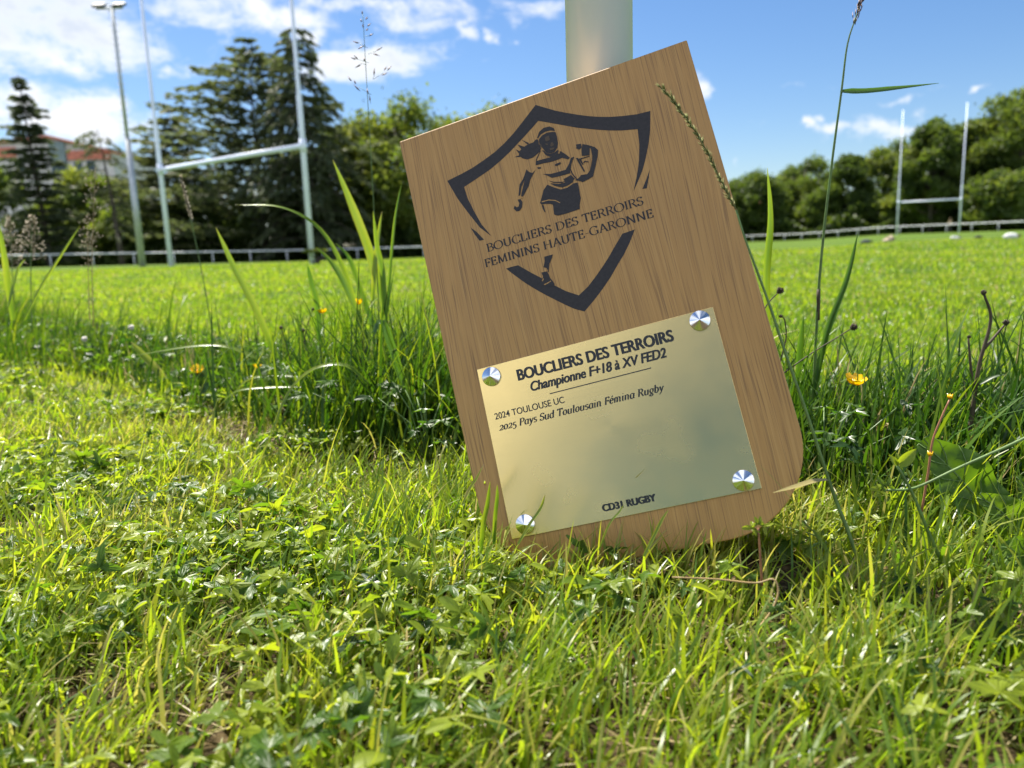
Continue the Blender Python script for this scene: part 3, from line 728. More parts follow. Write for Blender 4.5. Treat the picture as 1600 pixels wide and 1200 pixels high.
def build_person():
    x, y = xy(1485, 97, 350); z = float(terrain(x, y))
    root = empty("person", (x, y, z), "person in a beige top and dark trousers standing behind the far rail", "person")
    V = [(0, 0, .92), (0, 0, 1.12), (0, 0, 1.34), (0, .0, 1.47), (0, -.02, 1.60), (0, -.02, 1.71), (.17, 0, 1.38), (.24, 0, 1.10), (.20, -.14, .90), (.17, -.20, .84), (-.17, 0, 1.38), (-.24, .02, 1.10), (-.20, -.14, .92), (-.17, -.20, .86),
         (.10, 0, .86), (.11, -.02, .47), (.11, .02, .06), (.11, -.13, .03), (-.10, 0, .86), (-.11, .02, .47), (-.12, .04, .06), (-.12, -.11, .03)]
    E = [(0, 1), (1, 2), (2, 3), (3, 4), (4, 5), (2, 6), (6, 7), (7, 8), (8, 9), (2, 10), (10, 11), (11, 12), (12, 13), (0, 14), (14, 15), (15, 16), (16, 17), (0, 18), (18, 19), (19, 20), (20, 21)]
    Rr = [.15, .14, .15, .055, .10, .07, .065, .05, .04, .035, .065, .05, .04, .035, .095, .07, .05, .04, .095, .07, .05, .04]
    me = bpy.data.meshes.new("body"); me.from_pydata(V, E, []); o = link("body", me, None, root, smooth=False)
    sk = o.modifiers.new("Skin", 'SKIN')
    for i, d in enumerate(me.skin_vertices[0].data): d.radius = (Rr[i], Rr[i] * .8); d.use_root = i == 0
    o.modifiers.new("Sub", 'SUBSURF').render_levels = 1
    m, t, b = new_mat("person_skin_and_clothes")
    s = t.n('ShaderNodeSeparateXYZ', {0: t.n('ShaderNodeTexCoord').outputs['Object']}).outputs[2]
    c = t.ramp(t.m('DIVIDE', s, 1.8), [(0, (.03, .03, .04)), (.50, (.03, .03, .04)), (.51, (.50, .38, .24)), (.81, (.50, .38, .24)), (.82, (.45, .26, .18)), (.92, (.45, .26, .18)), (.93, (.08, .05, .03))], 'CONSTANT')
    t.t.links.new(c, b.inputs['Base Color']); b.inputs['Roughness'].default_value = .7
    me.materials.append(m)
    h = MB(); h.tube([(0, .02, 1.56), (0, .02, 1.68), (0, .0, 1.77)], [.10, .115, .05], n=12); h.build("hair", FAB['brown'], root)


build_person()


# ---------------------------------------------------------------- buildings beyond the trees
def build_houses():
    wall = plain("pale_render", (.66, .60, .64), .8, var=.08, scale=.6)
    tile = plain("red_roof_tiles", (.58, .19, .14), .8, var=.3, scale=3, bump=.4)
    slate = plain("grey_gable_panel", (.20, .25, .28), .7, var=.15, scale=1)
    glass = plain("window_glass", (.05, .07, .09), .15, var=.1)
    Y = 104.0; c = xy(70, Y, 300); og = np.array((c[0], c[1], -.6))
    root = empty("building", og, "pale building with red roof bands and a grey gable behind the left conifers", "building")
    X = lambda px: xy(px, Y, 240)[0]
    Z = lambda py, px=90: at(px, py, Y)[2]
    m = MB(); m.box(((X(-70) + X(176)) / 2, Y + 6, Z(236) / 2 - .6), (X(176) - X(-70), 12, Z(236) + 1.2)); m.build("wall", wall, root, org=og, smooth=False)
    m = MB()
    def slope(xa, za, xb, zb, y0=Y - .6, y1=Y + 12.5, th=.3):
        m.add([(xa, y0, za), (xb, y0, zb), (xb, y1, zb), (xa, y1, za), (xa, y0, za - th), (xb, y0, zb - th), (xb, y1, zb - th), (xa, y1, za - th)], [(0, 1, 2, 3), (7, 6, 5, 4), (0, 4, 5, 1), (1, 5, 6, 2), (2, 6, 7, 3), (3, 7, 4, 0)])
    slope(X(80), Z(211), X(178), Z(239)); slope(X(-72), Z(226, 0), X(79.6), Z(211.5))
    m.build("roof", tile, root, org=og, smooth=False)
    m = MB(); m.add([(X(-70), Y - .02, Z(236)), (X(176), Y - .02, Z(236)), (X(150), Y - .02, Z(233)), (X(82), Y - .02, Z(214)), (X(-70), Y - .02, Z(228, 0))], [(0, 1, 2, 3, 4)])
    m.build("gable_wall", wall, root, org=og, smooth=False)
    for a, b_, c_, d_ in ((-66, 26, 228, 243), (106, 172, 237, 251)):
        m = MB(); m.box(((X(a) + X(b_)) / 2, Y - .14, (Z(c_) + Z(d_)) / 2), (X(b_) - X(a), .2, Z(c_) - Z(d_))); m.build("red_band", tile, root, org=og, smooth=False)
    m = MB(); m.box(((X(80) + X(104)) / 2, Y - .25, (Z(222) + Z(270)) / 2), (X(104) - X(80), .3, Z(222) - Z(270))); m.build("gable_panel", slate, root, org=og, smooth=False)
    for a in (84.5, 92, 99.5, 120, 140, 30, 52):
        w = MB(); w.box((X(a), Y - .43 if 78 < a < 108 else Y - .05, Z(262)), (.5 if 78 < a < 108 else 1.0, .12, 1.4)); w.build("window", glass, root, org=og, smooth=False)
    Y = 150.0; c = xy(1206, Y, 315); og = np.array((c[0], c[1], -.4))
    root = empty("house", og, "orange tiled house roof glimpsed between two trees right of the plaque", "house")
    zt = at(1206, 306, Y)[2]; ze = at(1206, 324, Y)[2]
    m = MB(); m.box((c[0], Y + 4, ze / 2), (9, 8, ze)); m.build("wall", wall, root, org=og, smooth=False)
    m = MB(); a, b = c[0] - 5, c[0] + 5
    m.add([(a, Y - .5, ze), (b, Y - .5, ze), (b, Y + 8.5, ze), (a, Y + 8.5, ze), (a + 1, Y + 4, zt), (b - 1, Y + 4, zt)], [(0, 1, 5, 4), (2, 3, 4, 5), (1, 2, 5), (3, 0, 4), (3, 2, 1, 0)])
    m.build("roof", plain("orange_roof_tiles", (.50, .22, .12), .8, var=.25, scale=2), root, org=og, smooth=False)


build_houses()


# ---------------------------------------------------------------- trees
def leaf_quads(C, size, r, tint, flat=0.0, long=1.5):
    """small leaf-spray faces at C with random directions"""
    n = len(C)
    a = r.normal(size=(n, 3)); a[:, 2] *= (1 - flat); a /= np.linalg.norm(a, axis=1)[:, None]
    b = r.normal(size=(n, 3)); b -= a * (a * b).sum(1)[:, None]; b /= np.linalg.norm(b, axis=1)[:, None]
    s = size * r.uniform(.55, 1.35, n)[:, None]
    a = a * s * long / 2; b = b * s / 2
    V = np.stack([C - a, C + b * .9 - a * .15, C + a, C - b * .9 + a * .15], 1).reshape(-1, 3)
    return V, np.arange(4 * n).reshape(n, 4), np.repeat(tint, 4)


def broad_tree(name, label, group, pos, H, Rx, seed, n=15000, size=.24, base=.22, tone=.5, clusters=34, cone=0.0, gap=.0):
    r = np.random.default_rng(seed); x, y = pos; z = float(terrain(x, y))
    root = empty(name, (x, y, z), label, "tree", group)
    zc = H * (1 + base) / 2; rz = H * (1 - base) / 2
    K = []
    while len(K) < clusters:
        q = r.uniform(-1, 1, 3)
        d = np.linalg.norm(q)
        if d > 1 or d < .25: continue
        q = q / d * d ** .55
        w = 1 - cone * (q[2] + 1) / 2
        K.append((q[0] * Rx * .80 * w, q[1] * Rx * .80 * w, zc + q[2] * rz * .86))
    K = np.array(K); rad = r.uniform(.16, .44, clusters) * (1 if clusters < 60 else .78) * Rx * (1 - cone * .4)
    ci = r.choice(clusters, n, p=rad ** 2 / (rad ** 2).sum())
    q = r.normal(size=(n, 3)); q /= np.linalg.norm(q, axis=1)[:, None]
    q *= (r.uniform(0, 1, n) ** .42)[:, None] * r.uniform(.7, 1.15, n)[:, None] * np.where(r.uniform(0, 1, n) < .12, 1.3, 1)[:, None]
    q[:, 2] *= .72
    C = K[ci] + q * rad[ci][:, None]
    C[:, 2] = np.maximum(C[:, 2], .35)
    tint = np.clip(tone + r.normal(0, .16, clusters)[ci] + r.normal(0, .14, n), 0, 1)
    V, F, T = leaf_quads(C, size, r, tint)
    link("crown", np_mesh("crown", V, F, T), M_TREE, root, smooth=False)
    m = MB(); tr = H * .017 + .06
    sway = r.normal(0, .25, 2)
    pts = [(0, 0, -.3), (sway[0] * .3, sway[1] * .3, H * .22), (sway[0], sway[1], H * .5), (sway[0] * 1.2, sway[1] * 1.3, H * .85)]
    m.tube(pts, [tr * 1.25, tr, tr * .65, tr * .15], n=9)
    for k in range(0, clusters, 2):
        c = K[k]; z0 = np.clip(c[2] - np.hypot(c[0], c[1]) * .7, H * .16, H * .7)
        s = np.array((sway[0] * z0 / H * 1.4, sway[1] * z0 / H * 1.4, z0)); mid = (s + c) / 2 + np.array((0, 0, .08 * H * r.uniform(-.5, .6)))
        m.tube([s, mid, c], [tr * .38, tr * .22, tr * .06], n=5)
    m.build("trunk", M_BARK, root)
    return root


def conifer(name, label, group, pos, H, R, seed, tiers=34, per=5, droop=.25, up=.1, tone=.4, tuft=.34, lean=(0, 0), power=.8, start=.10, sparse=1.0, hang=.0, shape=None, trunk=.016):
    """trunk with tiers of spreading branches carrying flat sprays of needles"""
    r = np.random.default_rng(seed); x, y = pos; z = float(terrain(x, y))
    root = empty(name, (x, y, z), label, "conifer", group)
    m = MB(); axis = lambda t: np.array((lean[0] * t ** 1.5, lean[1] * t, H * t))
    m.tube([axis(t) + (np.array((0, 0, -.3)) if t == 0 else 0) for t in (0, .2, .45, .7, 1)], [H * trunk, H * trunk * .8, H * trunk * .6, H * trunk * .32, .02], n=9)
    C = []; D = []; TT = []
    for k in range(tiers):
        t = start + (1 - start) * ((k + r.uniform(0, .7)) / tiers) ** .92
        if t > .992: continue
        prof = (1 - t) ** power if shape is None else float(np.interp(t, *shape))
        for j in range(per):
            if r.uniform() > sparse: continue
            az = 2 * math.pi * (j + r.uniform(-.35, .35)) / per + k * 1.3
            L = R * prof * r.uniform(.50, 1.18) + .15
            d = np.array((math.cos(az), math.sin(az), 0)); o = axis(t)
            u = up + r.uniform(-.08, .08)
            br = lambda s: o + d * L * s + np.array((0, 0, L * (u * s * 1.6 - droop * s * s * 1.6)))
            m.tube([br(0), br(.5), br(1)], [.012 * H * (1 - t) * .5 + .012, .008 * H * (1 - t) * .4 + .01, .006], n=4, cap=False)
            ns = int(max(6, L * 17))
            s = r.uniform(.10, 1.03, ns) ** .8
            lat = r.uniform(-1, 1, ns) * .30 * L * np.sin(np.clip(s, 0, 1) * math.pi * .86 + .15)
            side = np.array((-d[1], d[0], 0))
            P = np.array([br(a) for a in s]) + lat[:, None] * side + np.stack([np.zeros(ns), np.zeros(ns), -np.abs(lat) * .22 + r.normal(0, .05, ns) - hang * r.uniform(0, 1, ns) * L * .4], 1)
            dr = d + side * (lat / (L * .3 + .01))[:, None] * .9 + r.normal(0, .28, (ns, 3))
            dr[:, 2] += (u - 2.2 * droop * s) * .8 - hang * 1.6
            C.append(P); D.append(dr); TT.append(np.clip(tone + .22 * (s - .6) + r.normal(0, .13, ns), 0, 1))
    C = np.concatenate(C); D = np.concatenate(D); TT = np.concatenate(TT); n = len(C)
    D /= np.linalg.norm(D, axis=1)[:, None]
    b = r.normal(size=(n, 3)); b -= D * (D * b).sum(1)[:, None]; b /= np.linalg.norm(b, axis=1)[:, None]
    l = tuft * r.uniform(.7, 1.5, n)[:, None]; w = l * .17
    V = np.stack([C - D * l * .5, C + b * w, C + D * l * .6, C - b * w], 1).reshape(-1, 3)
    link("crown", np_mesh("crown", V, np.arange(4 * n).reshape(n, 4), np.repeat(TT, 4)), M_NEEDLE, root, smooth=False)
    m.build("trunk", M_BARK, root)


def hgt(px, py, Y):
    x, y = xy(px, Y, 400); return float(at(px, py, Y)[2] - terrain(x, y))


def build_trees():
    GC, GL, GR = "conifers beyond the left rail", "leafy trees beyond the left rail", "trees of the wood on the right"
    conifer("spruce", "dark narrow spruce with a thin spire in front of the pale building", GC, xy(77, 64), hgt(36, 116, 64), 3.1, 11, tiers=30, per=6, droop=.22, up=.26, tone=.20, tuft=.50, start=.03, lean=(-.5, 0), shape=([0, .25, .5, .68, .80, .9, 1], [1, .92, .70, .48, .42, .20, .02]))
    conifer("larch", "thin leaning half bare conifer with a drooping tip left of the floodlight mast", GC, xy(190, 64), hgt(155, 200, 64), 2.6, 12, tiers=24, per=4, droop=.35, up=.12, tone=.45, tuft=.34, sparse=.55, lean=(-.7, 0), start=.25, hang=.2, trunk=.024, shape=([0, .3, .8, 1], [.5, .9, .8, .7]))
    cs = ([0, .12, .3, .45, .55, .66, .76, .86, .94, 1], [.80, .95, 1.0, .92, .80, .66, .46, .30, .15, .04])
    conifer("cedar", "big spreading cedar with layered flat branches in the middle of the left trees", GC, xy(416, 74), hgt(384, 60, 74), 11.2, 13, tiers=24, per=6, droop=.10, up=.20, tone=.50, tuft=.62, start=.06, shape=cs)
    conifer("drooping_cedar", "cedar with hanging branches and a rounded top behind the goal's right post", GC, xy(487, 70), hgt(456, 40, 70), 6.2, 14, tiers=25, per=5, droop=.46, up=.24, tone=.34, tuft=.55, start=.07, hang=.16, shape=([0, .2, .4, .55, .68, .78, .88, .95, 1], [1, .95, .95, .90, .72, .42, .30, .42, .10]))
    conifer("small_cedar", "shorter olive green cedar between the floodlight mast and the big cedar", GC, xy(287, 76), hgt(255, 168, 76), 6.2, 15, tiers=22, per=6, droop=.14, up=.2, tone=.66, tuft=.60, start=.04, shape=([0, .2, .5, .7, .85, 1], [1, 1, .8, .55, .34, .04]))
    bt = broad_tree
    bt("leafy_tree", "rounded leafy tree standing right of the cedars with its crown touching the taller one", GL, xy(560, 78), hgt(548, 196, 78), 5.6, 21, n=16000, size=.32, base=.12, tone=.66, clusters=44)
    bt("leafy_tree", "taller light green leafy tree beside the plaque's upper left corner", GL, xy(632, 77), hgt(618, 150, 77), 6.2, 22, n=16000, size=.32, base=.14, tone=.66, clusters=44)
    bt("leafy_tree", "leafy tree mostly hidden behind the plaque, its top just over the upper edge", GL, xy(758, 80), hgt(752, 160, 80), 5.8, 23, n=9000, size=.32, base=.3, tone=.66, clusters=28)
    for i, (px, top, Y, R, tn, lab) in enumerate([
        (6, 262, 70, 5.0, .50, "olive bush at the photo's left edge behind the spruce"), (112, 284, 74, 4.0, .50, "dark olive bush just right of the spruce"),
        (150, 268, 76, 4.8, .72, "lighter olive rounded tree below the building's red roof"), (212, 286, 74, 4.2, .56, "bush between the leaning larch and the goal's left post"),
        (320, 300, 78, 5.2, .34, "dark bush under the big cedar's left side"), (430, 306, 78, 5.6, .22, "dark bush low between the two cedars"), (520, 320, 76, 4.4, .20, "dark bush low behind the goal's right post"),
        (590, 330, 78, 4.6, .24, "dark bush under the taller leafy tree"), (660, 334, 78, 4.6, .26, "dark bush beside the plaque's left edge")]):
        bt("bush", lab, "bushes beyond the left rail", xy(px, Y), hgt(px, top, Y), R, 40 + i, n=11000, size=.30, base=.0, tone=tn, clusters=22)
    bt("foot_shrub", "small round shrub growing at the foot of the goal's right post", None, xy(490, 20.2), .34, .36, 77, n=1500, size=.06, base=.02, tone=.75, clusters=12)
    W = [(1172, 268, 130, 6.2, .34, 0, "dark round tree just right of the plaque"), (1255, 240, 136, 7.0, .55, 0, "pale green tree beside the orange house roof"),
         (1322, 228, 122, 5.8, .26, .55, "dark pointed tree left of the far goal"), (1385, 216, 126, 6.5, .62, .1, "light green tree behind the far goal's left post"),
         (1453, 176, 104, 5.2, .40, .1, "tall tree rising above the far goal's crossbar"), (1515, 168, 106, 6.2, .50, 0, "broad tree behind the far goal's right post"),
         (1582, 132, 104, 7.4, .48, 0, "tallest tree of the wood at the photo's right edge"), (1664, 130, 108, 7.0, .45, 0, "tree of the wood cut by the photo's right edge"),
         (1215, 300, 142, 4.8, .3, 0, "small dark tree in front of the orange house roof"), (840, 230, 112, 6.0, .4, 0, "tree behind the plaque's left half"), (960, 250, 118, 6.2, .35, 0, "tree behind the plaque's middle"), (1070, 240, 126, 6.4, .5, 0, "tree behind the plaque's right half"), (1290, 290, 124, 4.6, .5, 0, "low green tree left of the dark pointed tree"),
         (1350, 300, 119, 4.4, .20, .3, "low dark tree right of the dark pointed tree"), (1425, 285, 114, 4.9, .58, 0, "low light tree framed by the far goal's posts"),
         (1495, 270, 106, 4.8, .42, 0, "low tree beside the far goal's right post"), (1560, 262, 95, 4.6, .52, 0, "low olive tree right of the far goal"), (1600, 255, 96, 4.0, .22, .5, "dark low conical tree at the right edge of the wood")]
    for i, (px, top, Y, R, tn, cn, lab) in enumerate(W):
        bt("wood_tree", lab, GR, xy(px, Y, 362), hgt(px, top, Y), R, 60 + i, n=34000 if R > 4.7 else 18000, size=.29, base=.0, tone=tn - .06, clusters=90, cone=cn)
    # undergrowth closing the foot of both woods: one mass nobody could count
    r = np.random.default_rng(5); C = []
    for a, b, Ya, Yb, hh in ((-120, 790, 66, 76, 2.4), (1110, 1720, 128, 90, 3.6)):
        u = r.uniform(0, 1, 14000); Y = Ya + (Yb - Ya) * u + r.uniform(2.0, 5, len(u))
        rx = np.array([ray(p, 390)[0] / ray(p, 390)[1] for p in a + (b - a) * u])
        X = rx * Y
        C.append(np.stack([X, Y, terrain(X, Y) + r.uniform(0, 1, len(u)) * hh * (.7 + .3 * np.sin(X * .9))], 1))
    C = np.concatenate(C)
    V, F, T = leaf_quads(C, .5, r, np.clip(r.normal(.22, .15, len(C)), 0, 1))
    o = link("undergrowth", np_mesh("undergrowth", V, F, T), M_TREE, None, smooth=False)
    tag(o, "dark undergrowth along the foot of the trees", "undergrowth", kind='stuff')


build_trees()


# ---------------------------------------------------------------- grass
LV = np.array([0, .22, .45, .68, .86, 1.0]); WD = np.array([.75, 1.0, .98, .78, .46, .03])


def blades(XY, h, w, az, lean, bend, tint, r, z=None, twist=.5):
    """thin bent blades, all in one array"""
    n = len(XY); L = len(LV)
    if z is None: z = terrain(XY[:, 0], XY[:, 1])
    fine = np.linspace(0, 1, 31)
    ang = lean[:, None] + bend[:, None] * fine[None] ** 1.4
    hx = np.concatenate([np.zeros((n, 1)), np.cumsum(np.sin(ang[:, :-1]), 1) / 30], 1)
    hz = np.concatenate([np.zeros((n, 1)), np.cumsum(np.cos(ang[:, :-1]), 1) / 30], 1)
    idx = np.round(LV * 30).astype(int)
    hx = hx[:, idx] * h[:, None]; hz = hz[:, idx] * h[:, None]
    d = np.stack([np.cos(az), np.sin(az)], 1); tw = az + math.pi / 2 + r.normal(0, twist, n)
    tl = tw[:, None] + r.normal(0, .5, n)[:, None] * LV[None]
    P = np.empty((n, L, 3)); P[..., 0] = XY[:, :1] + hx * d[:, :1]; P[..., 1] = XY[:, 1:] + hx * d[:, 1:]; P[..., 2] = z[:, None] + hz
    hw = w[:, None] * WD[None] / 2
    sd = np.stack([np.cos(tl) * hw, np.sin(tl) * hw, np.zeros_like(hw)], -1)
    V = np.stack([P - sd, P + sd], 2).reshape(-1, 3)
    b = np.arange(n)[:, None] * (2 * L) + np.arange(L - 1)[None] * 2
    F = np.stack([b, b + 1, b + 3, b + 2], -1).reshape(-1, 4)
    return V, F, np.repeat(tint, 2 * L)


def merge(parts):
    V, F, T, o = [], [], [], 0
    for v, f, t in parts:
        V.append(v); F.append(f + o); T.append(t); o += len(v)
    return np.concatenate(V), np.concatenate(F), np.concatenate(T)


def noise2(X, Y, s, seed=0):
    """cheap smooth value noise 0..1"""
    g = np.random.default_rng(seed).uniform(0, 1, (64, 64))
    x = X / s; y = Y / s; i = np.floor(x).astype(int); j = np.floor(y).astype(int)
    u = x - i; v = y - j; u = u * u * (3 - 2 * u); v = v * v * (3 - 2 * v)
    a = g[i % 64, j % 64]; b = g[(i + 1) % 64, j % 64]; c = g[i % 64, (j + 1) % 64]; d = g[(i + 1) % 64, (j + 1) % 64]
    return (a * (1 - u) + b * u) * (1 - v) + (c * (1 - u) + d * u) * v


# the unmown strip round the post line: centre line on the ground
STRIP = np.array([(-4.2, 5.0), (-2.3, 3.35), (-1.35, 2.50), (-.62, 1.82), (-.05, 1.33), (.30, 1.08), (.62, .96), (1.1, .80), (2.2, .4)])
STRIP_W = np.array([.30, .25, .22, .20, .19, .18, .18, .18, .2])


def strip_dist(XY):
    """signed position across the strip (-1 front edge, 1 back edge)"""
    best = np.full(len(XY), 9e9); sg = np.zeros(len(XY))
    for i in range(len(STRIP) - 1):
        a, b = STRIP[i], STRIP[i + 1]; d = b - a; L2 = d @ d
        t = np.clip(((XY - a) @ d) / L2, 0, 1)
        q = a + t[:, None] * d; w = STRIP_W[i] + (STRIP_W[i + 1] - STRIP_W[i]) * t
        e = XY - q; nn = np.array((-d[1], d[0])) / math.sqrt(L2)
        dist = np.hypot(e[:, 0], e[:, 1]) / w
        m = dist < best; best[m] = dist[m]; sg[m] = np.sign(e[m] @ nn)
    return best * np.where(sg == 0, 1, sg)


def board_clear(XY, pad=.0):
    """true where nothing of the plaque's foot or the post stands"""
    a = B0[:2]; d = BA[:2] / np.linalg.norm(BA[:2]); nn = np.array((-d[1], d[0]))
    e = XY - a; u = e @ d; v = e @ nn
    foot = (u > -.05) & (u < .27) & (v > -.012 - pad) & (v < .055 + .0 * u)
    post = np.hypot(XY[:, 0] - POST[0], XY[:, 1] - POST[1]) < POST_R * 1.3
    return ~(foot | post)


def cone_xy(n, y0, y1, r, wide=.80, pad=.15, p=1.0):
    """points spread evenly over the ground in the camera's view between two depths"""
    y = np.sqrt(r.uniform(0, 1, n) ** p * (y1 ** 2 - y0 ** 2) + y0 ** 2)
    x = r.uniform(-1, 1, n) * (wide * y + pad)
    return np.stack([x, y], 1)


def build_grass():
    r = np.random.default_rng(3)
    # --- mown grass in front: short, thick, tufted
    XY = cone_xy(760000, .26, 2.9, r, 1.0, .45, 1.0)
    sd = strip_dist(XY)
    tuft = noise2(XY[:, 0] + 5, XY[:, 1] + 5, .055, 1); pat = noise2(XY[:, 0] + 9, XY[:, 1] + 3, .22, 2)
    bare = np.exp(-((sd + 1.38) / .32) ** 2) * smst(-XY[:, 0], -.02, .18) * (1 - smst(-XY[:, 0], .55, .95))                     # dry thatch along the foot of the strip
    keep = (sd < -.75) & (r.uniform(0, 1, len(XY)) < (.25 + .75 * tuft) * (1 - .90 * bare) * (.45 + .75 * pat)) & board_clear(XY, .0)
    XY = XY[keep]; n = len(XY); tuft = tuft[keep]; pat = pat[keep]
    h = r.gamma(6, .0066, n) * (.55 + .75 * tuft) + .012
    h *= np.where(r.uniform(0, 1, n) < .06, 1.7, 1) * (1 - .30 * smst(XY[:, 1], .8, 1.3)) * (.80 + .35 * smst(XY[:, 0] / XY[:, 1], -.40, .05))
    w = r.uniform(.0013, .0036, n)
    straw = r.uniform(0, 1, n) < .045
    h = np.where(straw, h * .55, h)
    h = np.where((XY[:, 1] < .75) & (XY[:, 0] > -.08) & (XY[:, 0] < .28), np.minimum(h, .075), h)
    tint = np.where(straw, r.uniform(.88, 1, n), np.clip(.645 + .26 * (pat - .5) + r.normal(0, .13, n), .12, .86))
    az = r.uniform(0, 2 * math.pi, n)
    az = np.where(r.uniform(0, 1, n) < .5, .5 + r.normal(0, .8, n), az)
    A = blades(XY, h, w, az, np.abs(r.normal(.34, .28, n)), np.abs(r.normal(.75, .5, n)), tint, r, z=np.full(n, -.004))
    V, F, T = A
    o = link("mown_grass", np_mesh("mown_grass", V, F, T), M_GRASS); tag(o, "short tufted sunlit grass in the foreground", "grass", kind='stuff')
    # --- dry clippings lying on the soil
    XY = cone_xy(85000, .26, 3.0, r, 1.0, .45, 1.1); sd = strip_dist(XY)
    keep = (sd < .4) & ((r.uniform(0, 1, len(XY)) < .35) | (np.abs(sd + 1.3) < .45)) & board_clear(XY)
    XY = XY[keep]; n = len(XY)
    V, F, T = blades(XY, r.uniform(.015, .06, n), r.uniform(.0008, .0020, n), r.uniform(0, 6.283, n), r.uniform(1.15, 1.6, n), r.normal(.1, .35, n), np.clip(r.normal(.95, .04, n), .86, 1), r, z=r.uniform(.001, .012, n), twist=1.2)
    o = link("dry_clippings", np_mesh("dry_clippings", V, F, T), M_GRASS); tag(o, "dry straw coloured clippings lying on the soil", "clippings", kind='stuff')
    # --- the tall strip
    n0 = 170000; y = np.sqrt(r.uniform(.6 ** 2, 5.2 ** 2, n0)); y = r.uniform(.6, 5.2, n0) ** 1.0
    x = np.interp(-y, -STRIP[:, 1], STRIP[:, 0]) + r.uniform(-.75, .75, n0)
    XY = np.stack([x, y], 1); sd = strip_dist(XY)
    clump = noise2(x + 4, y + 7, .10, 5); big = noise2(x + 2, y + 1, .38, 6)
    keep = (np.abs(sd) < 1.0) & (r.uniform(0, 1, n0) < (.45 + .8 * clump) * (1.1 - np.abs(sd) * .45) * (1 - .6 * smst(-x, .55, .9) * smst(big, .65, .3))) & board_clear(XY, .0)
    XY = XY[keep]; sd = sd[keep]; clump = clump[keep]; big = big[keep]; n = len(XY)
    gap = np.exp(-((XY[:, 0] - .02) / .22) ** 2) * 0
    h = (r.gamma(7, .0135, n) * (.5 + .9 * big) + .025) * (1 + .40 * np.exp(-((XY[:, 0] + .22) / .22) ** 2)) * (1 - .42 * smst(-XY[:, 0], .45, .75) * (1 - smst(-XY[:, 0], 1.5, 1.9))) * (1.05 - .45 * np.abs(sd)) 
    w = r.uniform(.0022, .0062, n)
    tint = np.where(r.uniform(0, 1, n) < .05, .95, np.clip(.14 + .25 * (clump - .5) + r.normal(0, .15, n), .02, .84))
    # taller clumps either side of the plaque and at the left
    XC = [XY]; hc = [h]; wc = [w]; tc = [np.where(r.uniform(0, 1, n) < .05, .95, np.clip(.14 + .24 * smst(-XY[:, 0], .5, 1.0) + .25 * (clump - .5) + r.normal(0, .15, n), .02, .84))]
    for px, py, Y, sx, sy, k, hm in ((600, 560, 1.38, .07, .06, 300, .28), (520, 600, 1.45, .12, .07, 260, .22), (655, 620, 1.22, .06, .06, 330, .25), (560, 640, 1.26, .07, .05, 240, .20), (440, 600, 1.62, .16, .08, 150, .19), (40, 500, 2.35, .20, .12, 220, .25), (180, 540, 2.15, .18, .1, 130, .19), (1260, 640, .98, .06, .05, 120, .22), (1370, 660, .93, .10, .05, 150, .16), (1500, 690, .86, .10, .05, 160, .17), (1600, 650, .86, .08, .05, 110, .22)):
        x0 = at(px, py, Y)[0]; P2 = np.stack([x0 + r.normal(0, sx, k), Y + r.normal(0, sy, k)], 1); P2 = P2[board_clear(P2, .03)]; k = len(P2)
        XC.append(P2); hc.append(hm * r.uniform(.45, 1.15, k)); wc.append(r.uniform(.0022, .0052, k)); tc.append(np.clip(r.normal(.32, .2, k), 0, .84))
    XY = np.concatenate(XC); h = np.concatenate(hc); w = np.concatenate(wc); tint = np.concatenate(tc); n = len(XY)
    V, F, T = blades(XY, h, w, np.where(r.uniform(0, 1, n) < .4, r.normal(.2, .9, n), r.uniform(0, 6.283, n)), np.abs(r.normal(.10, .20, n)), np.abs(r.normal(.55, .55, n)), tint, r)
    o = link("tall_grass", np_mesh("tall_grass", V, F, T), M_TALL); tag(o, "unmown tufted grass along the foot of the white post", "grass", kind='stuff')
    # --- the pitch beyond, blades thinning out with distance
    parts = []
    for y0, y1, n0, hh, ww in ((.9, 2.6, 130000, .030, .0030), (2.6, 5.5, 150000, .032, .0050), (5.5, 11.5, 90000, .038, .009), (11.5, 26, 90000, .042, .020)):
        XY = cone_xy(n0, y0, y1, r, .74, .1); sd = strip_dist(XY); pat = noise2(XY[:, 0] + 40, XY[:, 1] + 3, .16 * max(1, y0 / 2.5), 8); pat2 = noise2(XY[:, 0] + 50, XY[:, 1], 1.3, 9)
        keep = ((sd > .85) | (XY[:, 1] > 5.2)) & (r.uniform(0, 1, n0) < .35 + .8 * pat)
        XY = XY[keep]; pat = pat[keep]; pat2 = pat2[keep]; n = len(XY)
        h = hh * r.uniform(.45, 1.15, n) * (.7 + .6 * pat)
        tint = np.where(r.uniform(0, 1, n) < .05, r.uniform(.88, 1, n), np.clip(.55 + .14 * (pat - .5) + .16 * (pat2 - .5) + r.normal(0, .10, n), .1, .86))
        parts.append(blades(XY, h, ww * r.uniform(.6, 1.3, n), r.uniform(0, 6.283, n), np.abs(r.normal(.35, .3, n)), np.abs(r.normal(.5, .5, n)), tint, r))
    V, F, T = merge(parts)
    o = link("pitch_grass", np_mesh("pitch_grass", V, F, T), M_GRASS); tag(o, "mown grass of the rugby pitch", "grass", kind='stuff')


build_grass()


